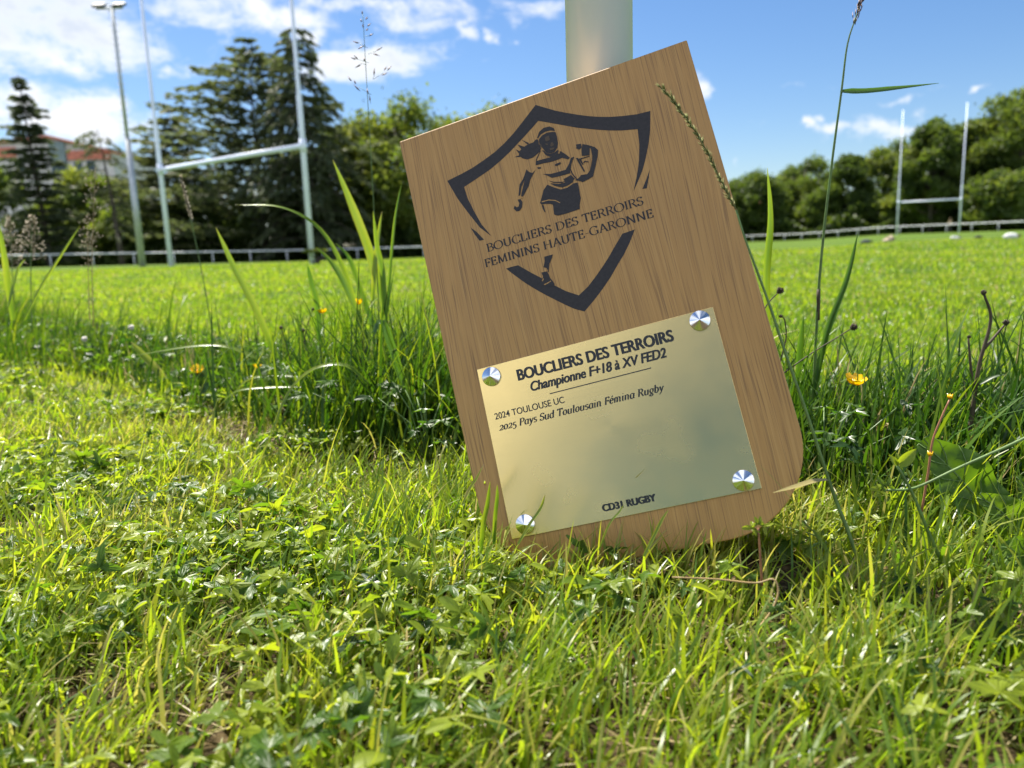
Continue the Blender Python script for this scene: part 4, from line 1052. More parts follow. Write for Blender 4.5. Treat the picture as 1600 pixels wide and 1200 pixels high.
# ---------------------------------------------------------------- leaves of weeds
def lobed_leaf(lobes=3, teeth=3, depth=.45, n=60):
    """flat palmate leaf, stalk at the origin, about 1 long: fan of triangles"""
    th = np.linspace(-2.45, 2.45, n); R = np.zeros(n)
    cen = np.linspace(-1.75, 1.75, lobes) if lobes > 1 else np.array([0.0])
    for i, t in enumerate(th):
        k = np.argmin(np.abs(cen - t)); half = (cen[1] - cen[0]) / 2 if lobes > 1 else 2.4
        u = (t - cen[k]) / half
        lobe = (1 - abs(u) ** 1.6 * depth * 1.5)
        R[i] = lobe * (.88 + .14 * math.cos(u * math.pi * teeth)) * (1 - .14 * abs(cen[k]) / 1.75)
    V = [(0, 0, 0)]; V2 = []
    for t, q in zip(th, R):
        x, y = math.sin(t) * q * .52, math.cos(t) * q * .52 + .30
        V2.append((x, y, .10 * math.sin(3 * t) * q + .16 * (q * q) * abs(math.sin(t * 1.7)) - .12 * q * q))
    c = (0, .26, .02)
    V = [c] + [tuple(.55 * np.array(c) + .45 * np.array(v) + np.array((0, 0, .03 * math.cos(8 * i * .3)))) for i, v in enumerate(V2)] + V2
    F = []
    for i in range(n - 1):
        F += [(0, 1 + i, 2 + i), (1 + i, 1 + n + i, 2 + n + i), (1 + i, 2 + n + i, 2 + i)]
    V = np.array(V); V[:, 0] *= 1.02
    return V, np.array(F)


def oval_leaf(n=9, wid=.5):
    s = np.linspace(0, 1, n); w = wid * np.sin(np.pi * s ** .8) ** .8 * .5
    V = []; 
    for a, b in zip(s, w): V += [(-b, a, b * .5), (0, a, -.02), (b, a, b * .5)]
    V = np.array(V); V[:, 2] += -.25 * V[:, 1] ** 2
    F = []
    for i in range(n - 1):
        q = 3 * i; F += [(q, q + 1, q + 4), (q, q + 4, q + 3), (q + 1, q + 2, q + 5), (q + 1, q + 5, q + 4)]
    return V, np.array(F)


LEAF3 = [lobed_leaf(3, 3, .50), lobed_leaf(5, 2, .42), lobed_leaf(3, 2, .62)]
OVAL = oval_leaf()


def scatter(tmpl, pos, size, az, tilt, roll, tint):
    TV, TF = tmpl; n = len(pos)
    ca, sa, ct, st, cr, sr = np.cos(az), np.sin(az), np.cos(tilt), np.sin(tilt), np.cos(roll), np.sin(roll)
    V = TV[None] * size[:, None, None]
    x = V[..., 0] * cr[:, None] + V[..., 2] * sr[:, None]; z = -V[..., 0] * sr[:, None] + V[..., 2] * cr[:, None]; y = V[..., 1]
    y2 = y * ct[:, None] - z * st[:, None]; z2 = y * st[:, None] + z * ct[:, None]
    X = x * ca[:, None] - y2 * sa[:, None]; Y = x * sa[:, None] + y2 * ca[:, None]
    O = np.stack([X, Y, z2], -1) + pos[:, None]
    F = (TF[None] + (np.arange(n) * len(TV))[:, None, None]).reshape(-1, 3)
    return O.reshape(-1, 3), F, np.repeat(tint, len(TV))


def build_ground_leaves():
    r = np.random.default_rng(12); parts = []
    for k, (tm, n0, s0, s1) in enumerate(((LEAF3[0], 6000, .013, .042), (LEAF3[1], 4500, .013, .040), (LEAF3[2], 6000, .012, .040), (OVAL, 2000, .010, .028))):
        XY = cone_xy(int(n0 * 2.3), .26, 2.4, r, 1.0, .45, 1.3); n0 = len(XY); sd = strip_dist(XY)
        p = noise2(XY[:, 0] + 3, XY[:, 1] + 8, .17, 20)
        left = smst(-XY[:, 0] / XY[:, 1], -.25, .30)
        keep = (sd < -.6) & (r.uniform(0, 1, n0) < smst(p, .30, .62) * (.30 + .85 * left)) & board_clear(XY, .01) & (np.abs(sd + 1.2) > .22 * r.uniform(0, 1, n0))
        XY = XY[keep]; n = len(XY)
        pos = np.concatenate([XY, r.uniform(.008, .045, n)[:, None]], 1)
        parts.append(scatter(tm, pos, r.uniform(s0, s1, n), r.uniform(0, 6.283, n), r.normal(.02, .36, n), r.normal(0, .34, n), np.clip(r.normal(.70, .27, n), 0, 1)))
    V, F, T = merge(parts)
    o = link("ground_leaves", np_mesh("ground_leaves", V, F, T), M_WEED); tag(o, "small lobed leaves of creeping weeds among the foreground grass", "ground cover", kind='stuff')
    parts = []
    for k, (tm, n0, s0, s1) in enumerate(((LEAF3[0], 1500, .022, .05), (LEAF3[1], 1000, .022, .05), (OVAL, 500, .02, .045))):
        y = r.uniform(.7, 3.4, n0); x = np.interp(-y, -STRIP[:, 1], STRIP[:, 0]) + r.uniform(-.4, .4, n0); XY = np.stack([x, y], 1); sd = strip_dist(XY)
        p = noise2(x + 6, y + 2, .26, 31)
        keep = (np.abs(sd) < .95) & (r.uniform(0, 1, n0) < .2 + p) & board_clear(XY, .02); XY = XY[keep]; sd = sd[keep]; n = len(XY)
        pos = np.concatenate([XY, (r.uniform(.02, .125, n) * (1 - .5 * np.abs(sd)))[:, None]], 1)
        parts.append(scatter(tm, pos, r.uniform(s0, s1, n), r.uniform(0, 6.283, n), r.normal(.1, .4, n), r.normal(0, .35, n), np.clip(r.normal(.30, .2, n), 0, 1)))
    V, F, T = merge(parts)
    o = link("strip_leaves", np_mesh("strip_leaves", V, F, T), M_WEED); tag(o, "dark lobed weed leaves low among the tall grass of the strip", "ground cover", kind='stuff')


build_ground_leaves()


# ---------------------------------------------------------------- single plants
def path(pts, Y, dY=0.0, n=16):
    """curve through photo points at depth Y (dY more at the last)"""
    k = len(pts) - 1
    return spline([at(px, py, Y + dY * i / k) for i, (px, py) in enumerate(pts)], n)


def px2m(w, Y): return w * Y / FPX


def long_blade(label, pts, Y, w, tint=.62, dY=0.0, root=None, group=None, name="grass_blade", tip=1.0, fold=.3, mat=None):
    P = path(pts, Y, dY, 20); n = len(P); s = np.linspace(0, 1, n)
    W = px2m(w, Y) * np.interp(s, [0, .25, .6, .85, 1], [.75, 1, .95, .6 * tip + .4 * (1 - tip), .04 if tip else .5])
    m = MB(); m.ribbon(P, W, .55, list(np.clip(np.repeat(tint + .10 * np.sin(s * 9 + pts[0][0]) * .5 + .25 * np.clip((s - .93) / .07, 0, 1) - .12 * (s < .15), 3) + np.tile([.05, -.14, .03], n), 0, 1)))
    o = m.build(name, mat or M_BROAD, None, org=P[0]); o.location = P[0]
    tag(o, label, "grass blade", group)
    return o


def spike(m, p, d, l, w, tint=.5):
    """one closed husk pointing along d"""
    d = np.array(d, float); d /= np.linalg.norm(d); p = np.array(p, float)
    a = np.cross(d, (0, 1, .2)); a /= np.linalg.norm(a); b = np.cross(d, a)
    ring = [p + d * l * .4 + (a * math.cos(t) + b * math.sin(t)) * w / 2 for t in (0, 2.1, 4.2)]
    m.add([p, p + d * l] + ring, [(0, 3, 2), (0, 4, 3), (0, 2, 4), (1, 2, 3), (1, 3, 4), (1, 4, 2)], tint)


def stem_obj(root, P, r0, r1, mat, org, name="stem"):
    m = MB(); m.tube(P, list(np.linspace(r0, r1, len(P))), n=6); return m.build(name, mat, root, org=org)


def build_seed_grasses():
    # slender fescue rising above the horizon left of the plaque
    Y = 1.36; P = path([(594, 540), (589, 420), (580, 250), (573, 130), (567, 22)], Y, 0, 24)
    root = empty("meadow_grass", P[0], "tallest thin meadow grass with an open seed head against the sky left of the plaque", "meadow grass", "seed headed grasses in the unmown strip")
    stem_obj(root, P, .0011, .0004, M_STEM, P[0])
    sp = [((443, 62), (443, 45)), ((456, 84), (466, 70)), ((441, 92), (436, 78)), ((463, 112), (479, 97)), ((447, 118), (446, 100)), ((457, 130), (468, 119)), ((470, 152), (489, 140)), ((432, 180), (404, 172)), ((423, 206), (455, 188)), ((498, 214), (527, 197)), ((486, 224), (515, 233)), ((420, 248), (394, 239)), ((428, 250), (408, 230)), ((452, 258), (452, 238)), ((440, 266), (412, 283)), ((492, 320), (494, 282)), ((545, 296), (565, 275)), ((533, 295), (545, 278)), ((522, 316), (548, 303)), ((400, 340), (383, 318)), ((418, 352), (408, 333)), ((437, 382), (406, 351)), ((468, 392), (463, 368)), ((477, 426), (473, 400))]
    h = MB(); b = MB(); r = random.Random(4)
    for (x0, y0), (x1, y1) in sp:
        p = at(400 + x0 / 2.667, y0 / 2.667, Y + r.uniform(-.01, .01)); q = at(400 + x1 / 2.667, y1 / 2.667, Y + r.uniform(-.012, .012))
        spike(h, p, q - p, np.linalg.norm(q - p) * 1.1, .0034)
    for (xa, ya), (xb, yb) in (((463, 270), (430, 262)), ((468, 225), (500, 214)), ((465, 200), (430, 180)), ((480, 395), (425, 360)), ((486, 330), (492, 318)), ((490, 330), (535, 300)), ((478, 432), (470, 390)), ((455, 150), (470, 150)), ((470, 262), (420, 245))):
        b.tube([at(400 + xa / 2.667, ya / 2.667, Y), at(400 + xb / 2.667, yb / 2.667, Y)], .00035, n=4)
    h.build("spikelets", M_PURPLE, root, org=P[0]); b.build("branches", M_STEM, root, org=P[0])
    # tall stem with a flag leaf on the right
    Y = .98; P = path([(1270, 640), (1280, 440), (1298, 270), (1315, 141), (1324, 70), (1338, 25), (1350, -12)], Y, 0, 28)
    root = empty("meadow_grass", P[0], "tall thin grass stem with a stiff sideways flag leaf against the blue sky on the right", "meadow grass", "seed headed grasses in the unmown strip")
    stem_obj(root, P, .0020, .0005, M_STEM, P[0])
    m = MB(); L = path([(1313, 143), (1350, 143), (1400, 138), (1467, 130)], Y, -.02, 12); m.ribbon(L, list(np.array(np.interp(np.linspace(0, 1, len(L)), [0, .15, .6, 1], [4, 9, 7, .5])) * Y / FPX), .5, .25, face=(0, -1, .35)); m.build("flag_leaf", M_BROAD, root, org=P[0])
    m = MB()
    for k in range(46):
        t = r.uniform(.80, 1.0); p = P[int(t * (len(P) - 1))]
        spike(m, p + np.array((r.uniform(-.002, .002), 0, r.uniform(-.006, .006))), (r.uniform(-.1, .5), r.uniform(-.3, .3), 1), .010, .0016)
    m.build("seed_head", M_PURPLE, root, org=P[0])
    m = MB(); m.tube(path([(1278, 500), (1279, 452)], Y, 0, 4), .0024, n=6); m.build("leaf_sheath", M_DARKSTEM, root, org=P[0])
    # foxtail leaning across the plaque
    Y = .655; P = path([(1345, 885), (1325, 830), (1300, 765), (1262, 650), (1230, 560), (1200, 470), (1166, 378), (1150, 328)], Y, .05, 28)
    root = empty("foxtail_grass", P[0], "green foxtail grass leaning in front of the plaque's right edge with a long spiky head", "foxtail grass", "seed headed grasses in the unmown strip")
    stem_obj(root, P, .0019, .0008, M_STEM, P[0])
    H = path([(1150, 328), (1128, 285), (1102, 232), (1076, 190), (1052, 157), (1036, 139)], Y + .05, .01, 30); m = MB()
    for i, p in enumerate(H[:-1]):
        d = H[i + 1] - p; d /= np.linalg.norm(d)
        for k in range(8 if i < 24 else 3):
            q = d + np.array((r.uniform(-.45, .45), r.uniform(-.45, .45), r.uniform(-.35, .35)))
            spike(m, p + d * r.uniform(0, .004), q, r.uniform(.006, .009), .0014)
    m.tube(H, .0005, n=4); m.build("seed_head", leafy("green_husk", [(0, (.22, .26, .09)), (1, (.30, .30, .14))], [(.26, .32, .08), (.34, .34, .14)], .4, .008, .6), root, org=P[0])
    m = MB(); L = path([(1294, 750), (1270, 753), (1240, 762), (1208, 770)], Y + .003, -.075, 12); m.ribbon(L, list(np.interp(np.linspace(0, 1, len(L)), [0, .3, .7, 1], [8, 12, 9, 1]) * Y / FPX), .35, .89, face=(0, -.3, 1)); m.build("withered_leaf", M_BROAD, root, org=P[0])
    # two bushy panicles and a pair of thin stems at the left edge
    for lab, pts, hd, Y in (("bushy seed headed grass nearest the photo's left edge", [(62, 520), (56, 470), (48, 420), (42, 345)], ((16, 50), (345, 425)), 2.0), ("bushy seed headed grass second from the photo's left edge", [(118, 520), (116, 460), (115, 420), (116, 345)], (), 2.0)):
        pass
    for lab, base, foot, head, Y, wid in (("bushy grey seed head closest to the photo's left edge", (22, 510), (20, 440), (14, 342), 2.1, 22), ("bushy grey seed head on a green stem just right of the leftmost one", (50, 520), (48, 425), (50, 340), 2.0, 26)):
        P = path([base, foot, head], Y, 0, 14); root = empty("panicle_grass", P[0], lab, "panicle grass", "seed headed grasses in the unmown strip")
        stem_obj(root, P, .0018, .0006, M_STEM, P[0]); m = MB(); b = MB()
        for k in range(150):
            t = r.uniform(0, 1) ** .9; px = foot[0] + (head[0] - foot[0]) * t; py = foot[1] - 12 + (head[1] - foot[1] + 12) * t
            sp_ = wid * (1.1 - t) * r.uniform(-1, 1); c = at(px, py, Y); p = at(px + sp_, py - abs(sp_) * .35 + r.uniform(-4, 4), Y + r.uniform(-.03, .03) * (1.1 - t))
            if k % 5 == 0: b.tube([c, p], .0004, n=3)
            spike(m, p, p - c + np.array((0, 0, .012)), .0085, .0042)
        m.build("seed_head", M_HUSK, root, org=P[0]); b.build("branches", M_HUSK, root, org=P[0])
    for lab, pts, Y in (("left of two thin brown grasses standing side by side at the left", [(140, 500), (138, 430), (136, 335)], 1.9), ("right and taller of two thin brown grasses standing side by side at the left", [(146, 510), (144, 400), (149, 262)], 1.88)):
        P = path(pts, Y, 0, 20); root = empty("bent_grass", P[0], lab, "bent grass", "seed headed grasses in the unmown strip")
        stem_obj(root, P, .0012, .0005, M_STRAW, P[0]); m = MB()
        for k in range(60):
            i = int((1 - r.uniform(0, .42)) * (len(P) - 1)); px = r.gauss(0, 1) * .012
            p = P[i] + np.array((px, r.uniform(-.01, .01), r.uniform(-.01, .01))); spike(m, p, (px * 40, r.uniform(-.3, .3), .6), .008, .0026)
            if k % 3 == 0: m.tube([P[i], p], .0003, n=3)
        m.build("seed_head", M_HUSK, root, org=P[0])
    Y = 1.75; P = path([(338, 560), (320, 450), (302, 360), (283, 278)], Y, 0, 20)
    root = empty("timothy_grass", P[0], "thin stem with a narrow brown seed spike in front of the big cedar", "timothy grass", "seed headed grasses in the unmown strip")
    stem_obj(root, P[:17], .0014, .0008, M_STEM, P[0]); m = MB()
    for k in range(120):
        i = int(r.uniform(.74, .99) * (len(P) - 1)); spike(m, P[i] + (P[min(i + 1, len(P) - 1)] - P[i]) * r.uniform(0, 1), (r.uniform(-.6, .5), r.uniform(-.5, .5), 1), .010, .0028)
    m.build("seed_head", M_HUSK, root, org=P[0])


build_seed_grasses()


def build_long_blades():
    G = "long single grass blades of the unmown strip"
    B = [("broad bright green blade with a cut white tip leaning left of the plaque's corner", [(600, 480), (578, 400), (548, 320), (520, 250)], 1.38, 15, .70, .4),
         ("upright green blade next to the tallest meadow grass stem", [(604, 520), (598, 430), (590, 390), (583, 330)], 1.34, 9, .55, 1),
         ("yellow green blade crossing the foot of the tallest meadow grass", [(583, 470), (586, 420), (592, 370), (597, 330)], 1.36, 8, .76, 1),
         ("thin blade leaning right toward the plaque with its tip below the leafy tree", [(606, 480), (612, 400), (618, 340), (628, 284)], 1.36, 5, .5, 1),
         ("long blade arching left in front of the big cedar", [(566, 520), (540, 430), (500, 360), (440, 325), (368, 320)], 1.42, 8, .60, 1),
         ("straight blade leaning left whose tip reaches the white rail below the cedars", [(432, 560), (402, 490), (366, 420), (337, 355)], 1.5, 11, .64, 1),
         ("dark blade rising left of the two buttercups", [(500, 540), (496, 480), (486, 440), (480, 412)], 1.4, 9, .4, 1),
         ("green blade with its tip level with the rail between the buttercups", [(572, 530), (545, 460), (520, 415), (493, 386)], 1.36, 11, .5, 1),
         ("slender blade left of the tallest meadow grass ending at the rail", [(582, 510), (562, 450), (545, 405), (524, 380)], 1.4, 9, .45, 1),
         ("pale curved blade bending down to the left on the dry ground", [(575, 600), (540, 572), (490, 578), (452, 615), (425, 680), (405, 768)], 1.16, 9, .72, 1),
         ("thin pale blade arching left above the dry soil", [(480, 590), (420, 588), (380, 600), (345, 650)], 1.35, 7, .7, 1),
         ("second thin pale blade arching left just below the upper one", [(470, 605), (420, 606), (370, 612), (342, 635)], 1.32, 6, .7, 1),
         ("broad silvery blade bent over to the right beside the plaque", [(586, 520), (596, 505), (612, 545), (630, 600), (656, 650), (668, 692)], 1.16, 14, .38, 1),
         ("long arching blade from the strip toward the left buttercup", [(455, 590), (400, 560), (330, 540), (205, 556)], 1.5, 8, .66, 1),
         ("broad yellow green blade beside the lone left buttercup", [(262, 606), (245, 580), (222, 555), (205, 535)], 1.75, 13, .80, 1),
         ("bright blade at the photo's left edge rising beside the bushy seed heads", [(22, 500), (14, 440), (8, 400), (-4, 340)], 1.9, 11, .66, 1),
         ("bright straight blade leaning right below the thin brown grasses", [(40, 500), (66, 450), (98, 398), (126, 352)], 1.9, 11, .66, 1),
         ("short blade leaning right beside the bushy seed heads", [(14, 480), (22, 450), (30, 420), (40, 404)], 1.85, 9, .6, 1),
         ("upright pointed blade against the pitch right of the plaque", [(1200, 560), (1197, 440), (1203, 350), (1199, 262)], .95, 11, .58, 1),
         ("dark blade leaning right in front of the far pitch", [(1272, 610), (1292, 520), (1322, 440), (1341, 362)], .94, 9, .32, 1),
         ("short blunt dark blade behind the foxtail stem", [(1246, 590), (1250, 540), (1256, 492)], .96, 10, .35, .3),
         ("dark curved blade rising at the photo's right edge", [(1555, 720), (1575, 670), (1600, 630), (1640, 580)], .85, 9, .3, 1),
         ("bright blade standing before the plaque's lower right corner", [(1338, 800), (1335, 775), (1332, 745), (1333, 720)], .66, 7, .72, 1),
         ("tall bright blade standing before the plaque's lower left corner", [(752, 860), (756, 820), (762, 790), (766, 752)], .66, 9, .62, 1),
         ("yellow tipped blade crossing the plaque's left edge near its foot", [(722, 790), (734, 765), (745, 748), (756, 725)], .70, 6, .84, 1),
         ("green blade standing before the gold plate's lower left corner", [(772, 850), (774, 810), (777, 780), (777, 757)], .65, 7, .55, 1),
         ("yellow green blade crossing the lower left screw cap", [(810, 850), (828, 820), (845, 795), (852, 772)], .645, 6, .74, 1),
         ("thin blade before the letters at the gold plate's foot", [(936, 860), (952, 820), (968, 800), (975, 788)], .63, 4, .7, 1),
         ("long blade leaning right over the plaque's wooden foot", [(1006, 870), (1022, 838), (1035, 812), (1045, 796)], .63, 6, .72, 1)]
    for lab, pts, Y, w, tn, tip in B: long_blade(lab, pts, Y, w, tn, group=G, tip=tip)


build_long_blades()


def flower(root, c, size, org, r, face=(0, -.3, 1)):
    """buttercup: cup of five overlapping petals round a button"""
    f = np.array(face, float); f /= np.linalg.norm(f); a = np.cross(f, (0, 1, .3)); a /= np.linalg.norm(a); b = np.cross(f, a)
    for k in range(5):
        m = MB(); an = 2 * math.pi * k / 5 + .3
        d = a * math.cos(an) + b * math.sin(an); s = np.cross(f, d); V = []; F = []; U = np.linspace(0, 1, 6); Wd = np.linspace(-1, 1, 5)
        for u in U:
            wv = size * .46 * math.sin(math.pi * (.12 + .70 * u)) ** .8
            for q in Wd: V.append(np.array(c) + d * size * .52 * (u * (1 - .1 * q * q)) + f * size * (.36 * u ** 1.6 + .05 * q * q * u) + s * wv * q * .62)
        for i in range(5):
            for j in range(4): F.append((i * 5 + j, i * 5 + j + 1, i * 5 + j + 6, i * 5 + j + 5))
        m.add(V, F, r.uniform(.2, .9)); m.build("petal", M_PETAL, root, org=org)
    m = MB()
    for k in range(26):
        an = k * 2.4; q = .14 * size * math.sqrt(k / 26); p = np.array(c) + (a * math.cos(an) + b * math.sin(an)) * q + f * .05 * size
        spike(m, p, f + .4 * (a * math.cos(an) + b * math.sin(an)), .14 * size, .05 * size, .2)
    m.build("stamens", M_PETAL, root, org=org)


def build_buttercups():
    r = random.Random(8); G = "buttercups in the unmown strip"
    for lab, top, foot, mid, Y, w, face in (
        ("open yellow buttercup in the shade to the right of the plaque", (1335, 600), (1350, 720), (1340, 650), .92, 33, (.1, -.25, 1)),
        ("yellow buttercup higher of the two in front of the sunny pitch left of the plaque", (557, 476), (572, 590), (562, 530), 1.38, 21, (0, .2, 1)),
        ("yellow buttercup lower and left of the two in front of the sunny pitch", (504, 489), (520, 600), (508, 540), 1.40, 16, (-.1, 0, 1)),
        ("lone yellow buttercup farthest left in the grass strip", (309, 581), (330, 640), (316, 610), 1.70, 21, (.1, -.5, 1)),
        ("half hidden orange yellow buttercup between the lone one and the pair", (402, 575), (412, 630), (406, 600), 1.62, 14, (0, .3, 1))):
        P = path([foot, mid, top], Y, 0, 10); root = empty("buttercup", P[0], lab, "buttercup", G)
        stem_obj(root, P, .0009, .0006, M_STEM, P[0]); flower(root, P[-1], px2m(w, Y), P[0], r, face)


build_buttercups()


def knob(m, c, rad, seed=0):
    r = random.Random(seed)
    for k in range(40):
        z = 1 - 2 * (k + .5) / 40; a = k * 2.4; q = math.sqrt(1 - z * z); d = np.array((q * math.cos(a), q * math.sin(a), z))
        spike(m, np.array(c) + d * rad * .35, d, rad * r.uniform(.7, 1.0), rad * .7)


def leaf_at(m, tmpl, p, d, up, size, tint):
    """put a leaf template at p growing along d, its upper face towards up"""
    d = np.array(d, float); d /= np.linalg.norm(d); u = np.array(up, float); u -= d * (u @ d); u /= np.linalg.norm(u); s = np.cross(d, u)
    TV, TF = tmpl
    m.add([np.array(p) + (s * v[0] + d * v[1] + u * v[2]) * size for v in TV], [tuple(f) for f in TF], tint)


def build_weeds():
    r = random.Random(15); G = "weeds growing in the unmown strip"
    # seed knobs
    for lab, pts, Y, rad in (("thin stalk with a dark seed knob just right of the plaque's edge", [(1185, 500), (1200, 474), (1219, 454)], .93, .0042), ("dark seed knob on a slanting stalk above the buttercup right of the plaque", [(1215, 590), (1262, 556), (1300, 532), (1334, 511)], .92, .0042),
                             ("small dark seed knob on a thin stalk left of the buttercup pair", [(455, 570), (445, 530), (439, 512)], 1.42, .0034), ("small dark seed knob just below the lower buttercup of the pair", [(490, 580), (478, 540), (473, 516)], 1.41, .0038), ("small seed knob above its neighbours left of the buttercup pair", [(470, 560), (480, 510), (489, 483)], 1.43, .0028), ("short bent stalk with a tiny dark bud beside the plaque's right edge", [(1216, 575), (1228, 530), (1226, 500), (1220, 494)], .92, .0022)):
        P = path(pts, Y, 0, 10); root = empty("seed_stalk", P[0], lab, "seed stalk", G); stem_obj(root, P, .0009, .0006, M_DARKSTEM, P[0])
        m = MB(); knob(m, P[-1], rad, int(rad * 1e5)); m.build("seed_knob", M_DARKSTEM, root, org=P[0])
    # dark branching weed on the right
    Y = .88; P = path([(1512, 720), (1520, 640), (1530, 570), (1548, 500), (1537, 458)], Y, 0, 20)
    root = empty("dark_weed", P[0], "dark brown branching weed stalk standing against the bright pitch at the right", "weed", G)
    stem_obj(root, P, .0030, .0013, M_DARKSTEM, P[0])
    for pts in ([(1538, 545), (1555, 525), (1572, 505)], [(1521, 610), (1516, 565), (1513, 528)]):
        stem_obj(root, path(pts, Y, 0, 8), .0018, .0010, M_DARKSTEM, P[0], "branch")
    m = MB(); knob(m, at(1572, 504, Y), .0034, 1); knob(m, at(1537, 457, Y), .0030, 2); knob(m, at(1514, 526, Y), .002, 3); m.build("dry_buds", M_DARKSTEM, root, org=P[0])
    for a, b, w in (((1520, 606), (1500, 565), 11), ((1524, 605), (1570, 585), 9), ((1521, 665), (1536, 652), 14), ((1523, 610), (1575, 640), 15)):
        m = MB(); L = path([a, ((a[0] + b[0]) / 2 + 3, (a[1] + b[1]) / 2 - 4), b], Y, -.01, 10); m.ribbon(L, list(np.interp(np.linspace(0, 1, len(L)), [0, .4, .8, 1], [2, w, w * .6, .5]) * Y / FPX), .4, .12); m.build("leaf", M_WEED, root, org=P[0])
    # dock with large leaves at the right edge
    c0 = at(1625, 900, .70); root = empty("dock_plant", c0, "dock plant with large broad dark green leaves at the right edge", "dock plant")
    for pts, W, Y, dY, tn in (([(1640, 880), (1590, 850), (1540, 795), (1488, 735), (1438, 690)], [16, 46, 82, 92, 24], .72, .05, .42), ([(1650, 920), (1618, 870), (1570, 805), (1528, 775)], [18, 52, 66, 14], .70, .02, .55), ([(1660, 930), (1640, 885), (1590, 868), (1548, 880)], [14, 46, 58, 12], .66, -.02, .36), ([(1650, 890), (1640, 830), (1612, 775), (1590, 745)], [14, 44, 50, 8], .75, .03, .5)):
        P = path(pts, Y, dY, 24); n = len(P); Wd = np.interp(np.linspace(0, 1, n), np.linspace(0, 1, len(W)), W) * Y / FPX
        m = MB(); V = []; F = []; face = np.array((-.35, -.75, .55))
        for i, p in enumerate(P):
            d = P[min(i + 1, n - 1)] - P[max(i - 1, 0)]; d /= np.linalg.norm(d); s = np.cross(d, face); s /= np.linalg.norm(s); u = np.cross(s, d)
            for j, q in enumerate(np.linspace(-1, 1, 9)):
                V.append(p + s * Wd[i] / 2 * q + u * Wd[i] * (.20 * abs(q) + .09 * math.sin(i * 1.1 + 2 * q) * abs(q) + .03 * math.sin(i * .55 * (3 if q > 0 else 2.4)) * q * q - .02 * math.cos(i * 2.1) * (1 - abs(q))))
        for i in range(n - 1):
            for j in range(8): F.append((i * 9 + j, i * 9 + j + 1, i * 9 + j + 10, i * 9 + j + 9))
        m.add(V, F, tn); m.build("leaf", M_WEED, root, org=c0)
        mr = MB(); mr.tube([p - np.array((0, .0006, 0)) for p in P[:-1]], list(np.linspace(.0022, .0006, n - 1)), n=5); 
        for i in range(4, n - 2, 3):
            for sgn in (0, 8):
                pth = [np.array(V[min(n - 1, i + kk) * 9 + int(round(4 + (sgn - 4) * kk / 4.4))]) + np.array((-.0001, -.0004, .0003)) for kk in range(5)]
                mr.tube(pth, [.0010, .0008, .0007, .0005, .0002], n=4)
        mr.build("leaf_rib", M_STEM, root, org=c0)
    # yellow-green runner crossing in front of the dock
    Y = .67; P = path([(1650, 655), (1600, 685), (1500, 730), (1430, 762), (1385, 766)], Y, 0, 20)
    root = empty("runner_weed", P[0], "yellow green weed runner slanting across the dock leaves with a cut leaf at its tip", "weed", G)
    stem_obj(root, P, .0016, .0011, M_STEM, P[0]); m = MB()
    for d, s, tn in (((-1, -.2, .25), .020, .9), ((-.5, .2, .9), .017, .6), ((.3, .1, 1), .015, .6), ((-.8, -.5, -.1), .018, .8)): leaf_at(m, LEAF3[2], P[-1], d, (0, -.6, .8), s, tn)
    m.build("leaf", M_WEED, root, org=P[0])
    P = path([(1478, 895), (1450, 830), (1425, 770), (1402, 728)], .665, 0, 14); root = empty("weed_shoot", P[0], "upright brownish weed shoot ending in a fresh leaf bud, left of the dock", "weed", G)
    stem_obj(root, P, .0019, .0012, M_STEM, P[0]); m = MB()
    for d, s in (((.7, -.2, .7), .022), ((-.5, 0, .8), .012), ((.1, .2, 1), .012)): leaf_at(m, OVAL, P[-1], d, (0, -1, .3), s, .9)
    m.build("leaf", M_WEED, root, org=P[0])
    P = path([(1440, 800), (1450, 740), (1457, 690), (1470, 655), (1484, 624)], .70, 0, 16); root = empty("reddish_stalk", P[0], "thin reddish stalk with small yellow buds rising before the dock leaf", "weed", G)
    stem_obj(root, P, .0012, .0008, M_REDSTEM, P[0]); m = MB()
    for i in (6, len(P) - 1):
        for k in range(6): spike(m, P[i], (math.cos(k * 1.05) * .5, math.sin(k * 1.05) * .5, 1), .0062, .0030)
    m.build("bud", M_PETAL, root, org=P[0])
    # seedling before the plaque's foot
    P = path([(1191, 915), (1188, 870), (1185, 825)], .61, 0, 8); root = empty("seedling", P[0], "bright green seedling with jagged leaves standing before the plaque's lower right foot", "seedling")
    stem_obj(root, P, .0012, .0008, M_REDSTEM, P[0]); m = MB()
    for d, s, tn in (((-1, -.1, .12), .017, 1), ((1, -.05, .35), .016, 1), ((-.25, .1, 1), .012, .8), ((.2, .1, 1), .012, .8), ((-.5, -.3, -.35), .010, .9)): leaf_at(m, LEAF3[2], P[-1], d, (0, -.7, .8), s, tn)
    m.build("leaf", M_WEED, root, org=P[0])
    P = path([(1050, 902), (1120, 905), (1180, 911), (1208, 905), (1216, 925), (1205, 955), (1182, 985)], .575, -.03, 24); m = MB(); m.tube(P, list(np.linspace(.0007, .0010, len(P))), n=6)
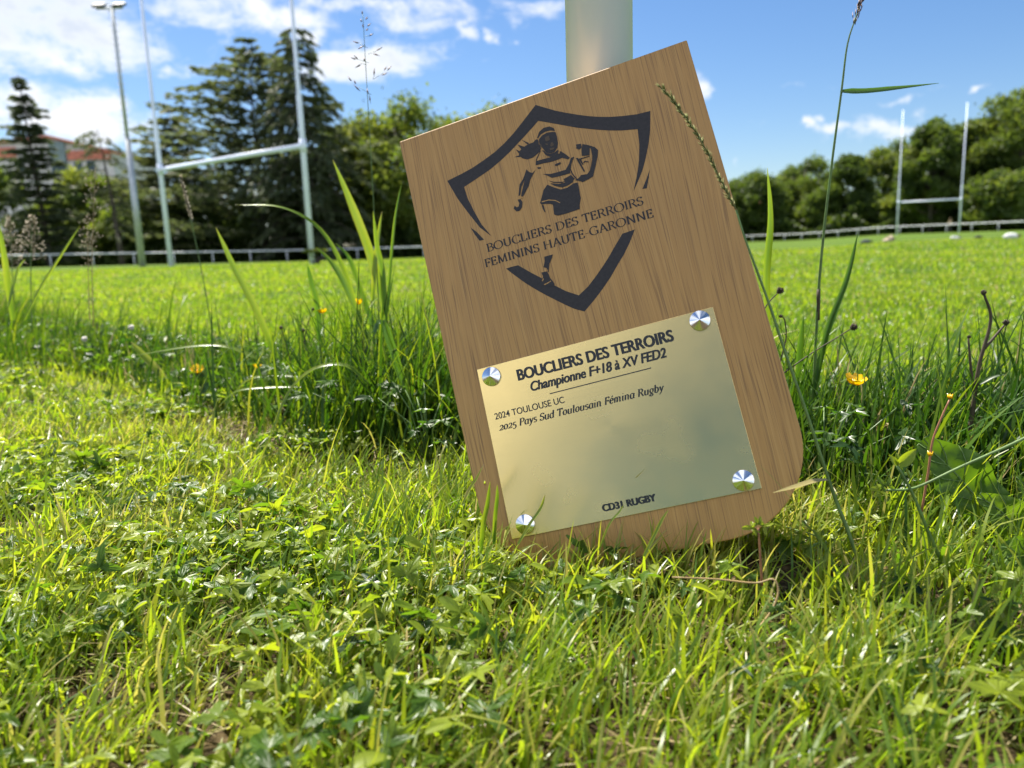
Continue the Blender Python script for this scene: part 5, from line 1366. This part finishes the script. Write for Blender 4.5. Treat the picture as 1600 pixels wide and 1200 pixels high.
    o = m.build("creeping_stem", plain("creeping_stem", (.27, .18, .07), .5, var=.35, scale=30), None, org=P[0]); o.location = P[0]; tag(o, "reddish creeping stem bent like a hook on the grass below the plaque", "creeping stem")
    # leafy clumps
    for lab, px, py, Y, n, s, tn in (("leafy weed clump under the tall blades just left of the plaque", 575, 650, 1.22, 16, .045, .35), ("dark leafy weed clump farther left of the plaque under the arching blades", 480, 640, 1.38, 14, .045, .3), ("weed clump touching the plaque's left edge", 668, 690, 1.08, 14, .04, .22),
                                     ("shaded weed clump right of the plaque under the buttercup", 1290, 655, .86, 16, .04, .12), ("low light green weed with a large lobed leaf on the dry ground at the left", 275, 745, 1.14, 9, .045, .75), ("dull green weed with spread leaves in the foreground at the left", 265, 800, .98, 12, .04, .3),
                                     ("weed with pale jagged leaves in the middle of the foreground", 690, 935, .72, 12, .03, .5), ("small weed clump at the lower edge of the gap right of the plaque's foot", 1290, 870, .68, 10, .022, .7)):
        c = gpt(px, py) if py > 700 else at(px, py, Y); c = np.array((c[0], c[1], 0.0)); root = empty("leafy_weed", c, lab, "weed", G)
        m = MB(); st = MB(); tall = .13 if py < 700 else .045
        for k in range(n):
            an = r.uniform(0, 6.28); q = s * r.uniform(.5, 2.0); top = c + np.array((math.cos(an) * q, math.sin(an) * q, tall * r.uniform(.4, 1.0)))
            st.tube([c, (c + top) / 2 + np.array((0, 0, tall * .2)), top], .0008, n=4)
            leaf_at(m, LEAF3[k % 3], top, (math.cos(an), math.sin(an), r.uniform(-.25, .3)), (r.uniform(-.3, .3), -.2, 1), s * r.uniform(.6, 1.1), min(1, max(0, tn + r.uniform(-.15, .2))))
        m.build("foliage", M_WEED, root, org=c); st.build("leaf_stalks", M_STEM, root, org=c)
    for lab, px, py, Y in (("small white clover head low in the strip at the left", 132, 530, 2.05), ("second small white clover head just left of the bright broad blade", 205, 512, 2.0)):
        P = path([(px + 4, py + 60), (px, py)], Y, 0, 5); root = empty("clover_flower", P[0], lab, "clover flower"); stem_obj(root, P, .0008, .0007, M_STEM, P[0])
        m = MB(); knob(m, P[-1], .0068, 5); m.build("flower_head", plain("clover_white", (.7, .66, .6), .6), root, org=P[0])


build_weeds()
